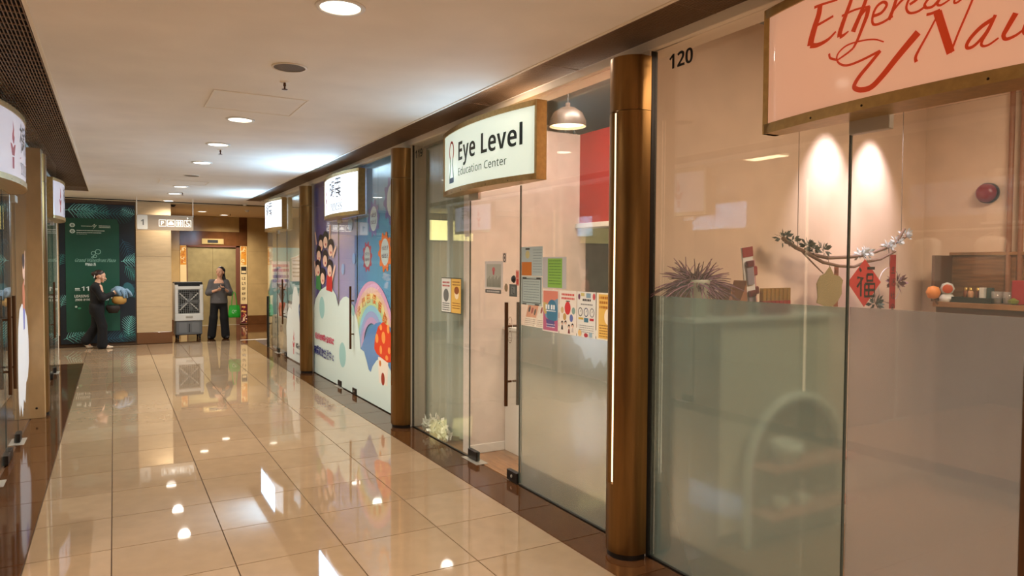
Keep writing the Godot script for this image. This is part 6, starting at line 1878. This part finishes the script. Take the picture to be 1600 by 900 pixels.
func walking_woman(skin: Material, black: Material) -> void:
	# walks to the right (+x), seen from her right side; arms held out before her
	var t := thing("person", "woman in loose black clothes walking past the poster with a bundle", "person", Vector3(-0.26, 0, -15.85))
	var F := Vector3.RIGHT
	var head := Vector3(0.025, 1.405, 0)
	var fwd := Vector3(0.96, -0.26, 0.06).normalized()
	var neck := Vector3(-0.03, 1.27, 0)
	var hip := Vector3(-0.035, 0.80, 0)
	var sh := [Vector3(-0.05, 1.195, 0.155), Vector3(-0.05, 1.195, -0.155)]
	var el := [Vector3(0.06, 0.985, 0.19), Vector3(0.08, 0.99, -0.18)]
	var wr := [Vector3(0.25, 1.075, 0.09), Vector3(0.27, 1.06, -0.10)]
	var hj := [hip + Vector3(0, -0.01, 0.085), hip + Vector3(0, -0.01, -0.085)]
	var kn := [Vector3(0.055, 0.44, 0.09), Vector3(-0.06, 0.42, -0.09)]
	var an := [Vector3(0.05, 0.075, 0.09), Vector3(-0.235, 0.155, -0.09)]
	var toe := [Vector3(0.19, 0.025, 0.10), Vector3(-0.155, 0.028, -0.09)]
	var torso := [[hip, Vector3(-0.02, 1.0, 0), 0.125, 0.115, Vector3(1, 1, 1.25)], [Vector3(-0.02, 1.0, 0), Vector3(-0.04, 1.17, 0), 0.115, 0.11, Vector3(1, 1, 1.3)], [sh[0], sh[1], 0.062, 0.062]]
	var body := torso.duplicate(true)
	body.append([Vector3(-0.045, 1.19, 0), neck + Vector3(0.03, 0.06, 0), 0.055, 0.048])
	for k in 2:
		body.append([sh[k], el[k], 0.048, 0.038])
		body.append([el[k], wr[k], 0.038, 0.026])
		body.append([hj[k], kn[k], 0.085, 0.056])
		body.append([kn[k], an[k], 0.055, 0.034])
		body.append([an[k], toe[k], 0.036, 0.024])
	var st := begin(true)
	flesh(st, body, 0.014, 0.02)
	flesh(st, head_bones(head, fwd) + [[neck, head + Vector3(-0.02, -0.04, 0), 0.046, 0.044]], 0.006, 0.012)
	for k in 2:
		var dir: Vector3 = (wr[k] - el[k]).normalized()
		flesh(st, hand_bones(wr[k], dir, Vector3(0, 0.5, -0.8 if k == 0 else 0.8).normalized(), Vector3(0, 0.8, 0).normalized(), 0.8), 0.005, 0.005)
	put("body", done(st), skin, t)
	face_marks(t, head, fwd)
	# top: loose, wide sleeves; trousers: wide legs
	var top := [[Vector3(-0.03, 0.78, 0), Vector3(-0.02, 1.0, 0), 0.128, 0.122, Vector3(1, 1, 1.25)], [Vector3(-0.02, 1.0, 0), Vector3(-0.045, 1.15, 0), 0.122, 0.112, Vector3(1, 1, 1.25)], [sh[0], sh[1], 0.076, 0.076], [Vector3(-0.045, 1.18, 0), Vector3(-0.035, 1.235, 0), 0.088, 0.074]]
	for k in 2:
		top.append([sh[k], el[k], 0.064, 0.060])
		top.append([el[k], el[k].lerp(wr[k], 0.86), 0.058, 0.052])
	st = begin(true)
	flesh(st, top, 0.014, 0.03)
	put("black_top", done(st), black, t)
	var tr := [[hip + Vector3(0, 0.03, 0), hip + Vector3(0, -0.06, 0), 0.135, 0.135, Vector3(1, 1, 1.2)]]
	for k in 2:
		tr.append([hj[k], kn[k], 0.100, 0.082])
		tr.append([kn[k], an[k] + Vector3(0.0 if k == 0 else 0.01, -0.01 if k == 0 else 0.0, 0), 0.082, 0.092])
	st = begin(true)
	flesh(st, tr, 0.014, 0.03)
	put("black_trousers", done(st), black, t)
	# hair: cap and bun with a pale clip
	var back := -fwd
	st = begin(true)
	flesh(st, [[head + back * 0.03 + Vector3(0, 0.04, 0), head + back * 0.0 + Vector3(0, 0.05, 0), 0.082, 0.078], [head + back * 0.06 + Vector3(0, 0.0, 0), head + back * 0.065 + Vector3(0, -0.03, 0), 0.055, 0.045], [head + back * 0.10 + Vector3(0, 0.01, 0), head + back * 0.115 + Vector3(0, 0.025, 0), 0.042, 0.038]], 0.007, 0.015, func(p: Vector3) -> float: return (p - head).dot(fwd) - 0.035 - 0.35 * maxf(0.0, (p.y - head.y)))
	put("hair", done(st), mat("hair brown", col(44, 22, 16), 0.5), t)
	var clip := tube([head + Vector3(-0.10, -0.03, 0.045), head + Vector3(-0.085, 0.03, 0.055)], 0.008)
	put("hair_clip", clip, mats["white"], t)
	for k in 2:
		st = begin(true)
		var d: Vector3 = (toe[k] - an[k])
		var heel: Vector3 = an[k] + Vector3(-0.035, -0.045, 0) if k == 0 else an[k] + Vector3(-0.04, -0.02, 0)
		flesh(st, [[heel, toe[k] + Vector3(-0.03, 0.0, 0), 0.030, 0.038, Vector3(1, 0.8, 1)], [toe[k] + Vector3(-0.03, 0.0, 0), toe[k] + Vector3(0.02, 0.0, 0), 0.038, 0.026, Vector3(1, 0.8, 1)]], 0.008, 0.01)
		put("shoe", done(st), mat("shoe beige", col(206, 186, 160), 0.5), t)
	# what she carries
	var b := thing("folded_clothes", "pale blue rumpled clothes held in the walking woman's arms", "clothes", Vector3(0.10, 1.02, -15.85))
	st = begin(true)
	var n := 22
	var pt := func(i: int, j: int) -> Vector3:
		var u := i / float(n) * TAU
		var v := j / 10.0 * PI
		var r := 1.0 + 0.20 * sin(u * 5.0 + v * 3.0) * sin(v) + 0.10 * sin(u * 9.0 - v)
		return Vector3(cos(u) * sin(v) * 0.125 * r, cos(v) * 0.105 * r + 0.075 - 0.25 * cos(u) * sin(v) * 0.12, sin(u) * sin(v) * 0.13 * r)
	for i in n:
		for j in 10:
			quad(st, pt.call(i, j), pt.call(i + 1, j), pt.call(i + 1, j + 1), pt.call(i, j + 1))
	put("bundle", done(st), mottled("denim pale", col(150, 184, 212), 0.85, 0.0, 0.45, Vector3(7, 2, 7), 0.05, 3, 71), b)
	st = begin(true)
	for s in [[0.10, 0.0, 0.05], [0.14, 0.02, -0.02], [0.06, 0.0, 0.09], [0.17, 0.03, 0.04]]:
		add_tube(st, [Vector3(s[0] * 0.6, 0.12, s[2]), Vector3(s[0], 0.06, s[2] * 1.2), Vector3(s[0] * 1.2, s[1] - 0.04, s[2] * 1.3)], 0.04, 0.022, 8)
	put("hanging_folds", done(st), mats["denim pale"], b)
	var k := thing("straw_bag", "tan straw bag under the bundle of clothes", "bag", Vector3(0.085, 0.86, -15.82))
	put("body", lathe([Vector2(0, 0), Vector2(0.08, 0.0), Vector2(0.125, 0.04), Vector2(0.13, 0.10), Vector2(0.10, 0.15), Vector2(0, 0.16)], 20), mottled("straw", col(206, 156, 78), 0.8, 0.0, 0.3, Vector3(8, 20, 8), 0.05, 3, 72), k)
	put("strap", tube([Vector3(-0.13, 0.12, 0.08), Vector3(-0.12, 0.22, 0.07), Vector3(-0.08, 0.27, 0.04)], 0.012, 0.010, 8), mat("strap cream", col(232, 214, 180), 0.7), k)
	var k2 := thing("dark_basket", "dark woven basket hanging below the straw bag", "basket", Vector3(-0.02, 0.69, -15.82))
	put("body", lathe([Vector2(0, 0), Vector2(0.08, 0.0), Vector2(0.125, 0.08), Vector2(0.13, 0.15), Vector2(0.12, 0.15), Vector2(0, 0.05)], 20), mottled("basket dark", col(62, 50, 42), 0.8, 0.0, 0.5, Vector3(6, 26, 6), 0.06, 2, 73), k2)
	put("handle", tube([Vector3(-0.10, 0.14, 0), Vector3(-0.06, 0.28, 0), Vector3(0.02, 0.34, 0), Vector3(0.08, 0.28, 0), Vector3(0.11, 0.14, 0)], 0.008, -1, 6), mats["basket dark"], k2)

func standing_woman(skin: Material) -> void:
	# faces the corridor, head turned to her right, both hands at a phone before her chest
	var t := thing("person", "woman in a grey top standing by the lift, looking aside with a phone", "person", Vector3(2.02, 0, -16.72), -6)
	var head := Vector3(0.035, 1.475, 0.02)
	var fwd := Vector3(-0.55, -0.06, 0.83).normalized()
	var hip := Vector3(0.0, 0.86, 0)
	var sh := [Vector3(-0.148, 1.255, -0.01), Vector3(0.148, 1.255, -0.01)]
	var el := [Vector3(-0.215, 1.02, 0.03), Vector3(0.235, 1.01, 0.03)]
	var wr := [Vector3(-0.045, 1.085, 0.20), Vector3(0.13, 1.10, 0.21)]
	var hj := [Vector3(-0.085, 0.84, 0), Vector3(0.085, 0.84, 0)]
	var kn := [Vector3(-0.115, 0.46, 0.025), Vector3(0.105, 0.46, 0.025)]
	var an := [Vector3(-0.155, 0.075, 0.0), Vector3(0.13, 0.075, 0.0)]
	var toe := [Vector3(-0.20, 0.025, 0.13), Vector3(0.165, 0.025, 0.13)]
	var torso := [[hip, Vector3(0, 1.05, 0), 0.118, 0.108, Vector3(1.3, 1, 1)], [Vector3(0, 1.05, 0), Vector3(0, 1.22, 0), 0.108, 0.10, Vector3(1.35, 1, 1)], [sh[0], sh[1], 0.055, 0.055]]
	var body := torso.duplicate(true)
	body.append([Vector3(0, 1.25, -0.005), Vector3(0.02, 1.38, 0.0), 0.056, 0.050])
	for k in 2:
		body.append([sh[k], el[k], 0.048, 0.039])
		body.append([el[k], wr[k], 0.038, 0.026])
		body.append([hj[k], kn[k], 0.085, 0.056])
		body.append([kn[k], an[k], 0.055, 0.034])
		body.append([an[k], toe[k], 0.036, 0.024])
	var st := begin(true)
	flesh(st, body, 0.014, 0.02)
	flesh(st, head_bones(head, fwd) + [[Vector3(0.015, 1.33, 0), head + Vector3(0, -0.04, -0.01), 0.048, 0.046]], 0.006, 0.012)
	flesh(st, hand_bones(wr[0], Vector3(0.92, 0.25, 0.30).normalized(), Vector3(-0.2, 0.75, -0.6).normalized(), Vector3(0, 0.6, 0.8), 0.9), 0.005, 0.005)
	flesh(st, hand_bones(wr[1], Vector3(-0.85, 0.45, 0.25).normalized(), Vector3(0.2, 0.75, -0.6).normalized(), Vector3(0, 0.6, 0.8), 0.9), 0.005, 0.005)
	put("body", done(st), skin, t)
	face_marks(t, head, fwd)
	var grey := mottled("grey knit", col(112, 108, 107), 0.9, 0.0, 0.3, Vector3(10, 10, 10), 0.08, 3, 75)
	var top := [[Vector3(0, 0.70, 0), Vector3(0, 1.0, 0.01), 0.146, 0.128, Vector3(1.32, 1, 1)], [Vector3(0, 1.0, 0.01), Vector3(0, 1.18, 0), 0.128, 0.112, Vector3(1.3, 1, 1)], [sh[0], sh[1], 0.062, 0.062]]
	for k in 2:
		top.append([sh[k], el[k], 0.066, 0.062])
		top.append([el[k], el[k].lerp(wr[k], 0.35), 0.061, 0.056])
	st = begin(true)
	flesh(st, top, 0.014, 0.025, func(p: Vector3) -> float: return maxf(0.785 - p.y, 0.068 - Vector2(p.x - 0.01, (p.y - 1.335) * 0.9).length() if p.z > 0.02 else p.y - 1.325))
	put("grey_top", done(st), grey, t)
	for k in 4:
		put("button", lathe([Vector2(0, 0.003), Vector2(0.007, 0.0)], 8), mats["white"], t, Vector3(0.0, 1.16 - k * 0.09, 0.139)).rotation_degrees.x = 90
	var tr := [[Vector3(0, 0.86, 0), Vector3(0, 0.80, 0), 0.118, 0.122, Vector3(1.3, 1, 1)]]
	for k in 2:
		tr.append([hj[k], kn[k], 0.090, 0.082])
		tr.append([kn[k], an[k] + Vector3(0, 0.005, 0.01), 0.088, 0.090])
	st = begin(true)
	flesh(st, tr, 0.014, 0.03)
	put("black_trousers", done(st), mats["black cloth"], t)
	st = begin(true)
	var back := -fwd
	flesh(st, [[head + back * 0.02 + Vector3(0, 0.045, 0), head + back * 0.04 + Vector3(0, 0.03, 0), 0.084, 0.082], [head + back * 0.06, head + back * 0.07 + Vector3(0.0, -0.08, 0), 0.06, 0.05], [head + back * 0.075 + Vector3(0.01, -0.06, 0), head + Vector3(0.09, -0.20, -0.02), 0.045, 0.032], [head + Vector3(0.09, -0.20, -0.02), head + Vector3(0.10, -0.30, 0.0), 0.032, 0.018]], 0.007, 0.015, func(p: Vector3) -> float: return (p - head).dot(fwd) - 0.045 - 0.5 * maxf(0.0, (p.y - head.y - 0.02)))
	put("hair", done(st), mat("hair black", col(26, 18, 17), 0.45), t)
	for k in 2:
		st = begin(true)
		flesh(st, [[an[k] + Vector3(0, -0.035, -0.03), toe[k] + Vector3(0, 0.01, -0.04), 0.038, 0.044, Vector3(1, 0.85, 1)], [toe[k] + Vector3(0, 0.01, -0.04), toe[k] + Vector3(0, 0.008, 0.0), 0.044, 0.034, Vector3(1, 0.85, 1)]], 0.008, 0.01)
		put("shoe", done(st), mat("shoe black", col(20, 18, 18), 0.4), t)
	var ph := thing("phone", "dark mobile phone held by the woman by the lift", "phone", Vector3(2.075, 1.135, -16.455), -8)
	var pb := bx("body", ph, mats["black"], -0.036, 0.036, -0.075, 0.075, -0.004, 0.004, 0.002)
	pb.rotation_degrees.x = -40
	var g := thing("green_shopping_bag", "bright green cloth shopping bag hanging from her forearm", "bag", Vector3(2.325, 0.47, -16.62), -10)
	st = begin(true)
	var prof := [[0.0, 0.105, 0.02], [0.02, 0.13, 0.045], [0.12, 0.125, 0.05], [0.22, 0.112, 0.035], [0.27, 0.10, 0.012]]
	for k in prof.size() - 1:
		for s in 24:
			var q := func(row: Array, a: float) -> Vector3:
				var c := cos(a)
				var sn := sin(a)
				return Vector3(signf(c) * pow(absf(c), 0.55) * row[1], row[0] + 0.008 * sin(a * 5.0), signf(sn) * pow(absf(sn), 0.8) * row[2] * (1 + 0.15 * sin(a * 6)))
			quad(st, q.call(prof[k], TAU * s / 24), q.call(prof[k], TAU * (s + 1) / 24), q.call(prof[k + 1], TAU * (s + 1) / 24), q.call(prof[k + 1], TAU * s / 24))
	for s in 24:
		var a0 := TAU * s / 24
		var a1 := TAU * (s + 1) / 24
		st.add_vertex(Vector3(0, 0.0, 0))
		st.add_vertex(Vector3(signf(cos(a0)) * pow(absf(cos(a0)), 0.55) * 0.105, 0.008 * sin(a0 * 5), signf(sin(a0)) * pow(absf(sin(a0)), 0.8) * 0.02 * (1 + 0.15 * sin(a0 * 6))))
		st.add_vertex(Vector3(signf(cos(a1)) * pow(absf(cos(a1)), 0.55) * 0.105, 0.008 * sin(a1 * 5), signf(sin(a1)) * pow(absf(sin(a1)), 0.8) * 0.02 * (1 + 0.15 * sin(a1 * 6))))
	put("body", done(st), mat("bag green", col(38, 176, 44), 0.6), g)
	for zz in [-0.012, 0.012]:
		put("handle", tube([Vector3(-0.055, 0.265, zz), Vector3(-0.05, 0.38, zz), Vector3(-0.03, 0.545, zz), Vector3(0.0, 0.565, zz), Vector3(0.02, 0.54, zz), Vector3(0.045, 0.38, zz), Vector3(0.055, 0.265, zz)], 0.009, -1, 6), mats["bag green"], g)
	var i := ink()
	i.ring(-0.015, 0.13, 0.03, 0.035, 0.008, col(200, 236, 196), 30, 300, 16)
	i.line(flat_pts([-0.03, 0.10, 0.0, 0.13, 0.03, 0.16]), 0.008, 0.006, col(200, 236, 196))
	i.ring(0.03, 0.14, 0.018, 0.025, 0.006, col(200, 236, 196), 0, 300, 14)
	place_ink("printed_mark", i, inked("print"), Vector3(0, 0, 0.056), 0, g)
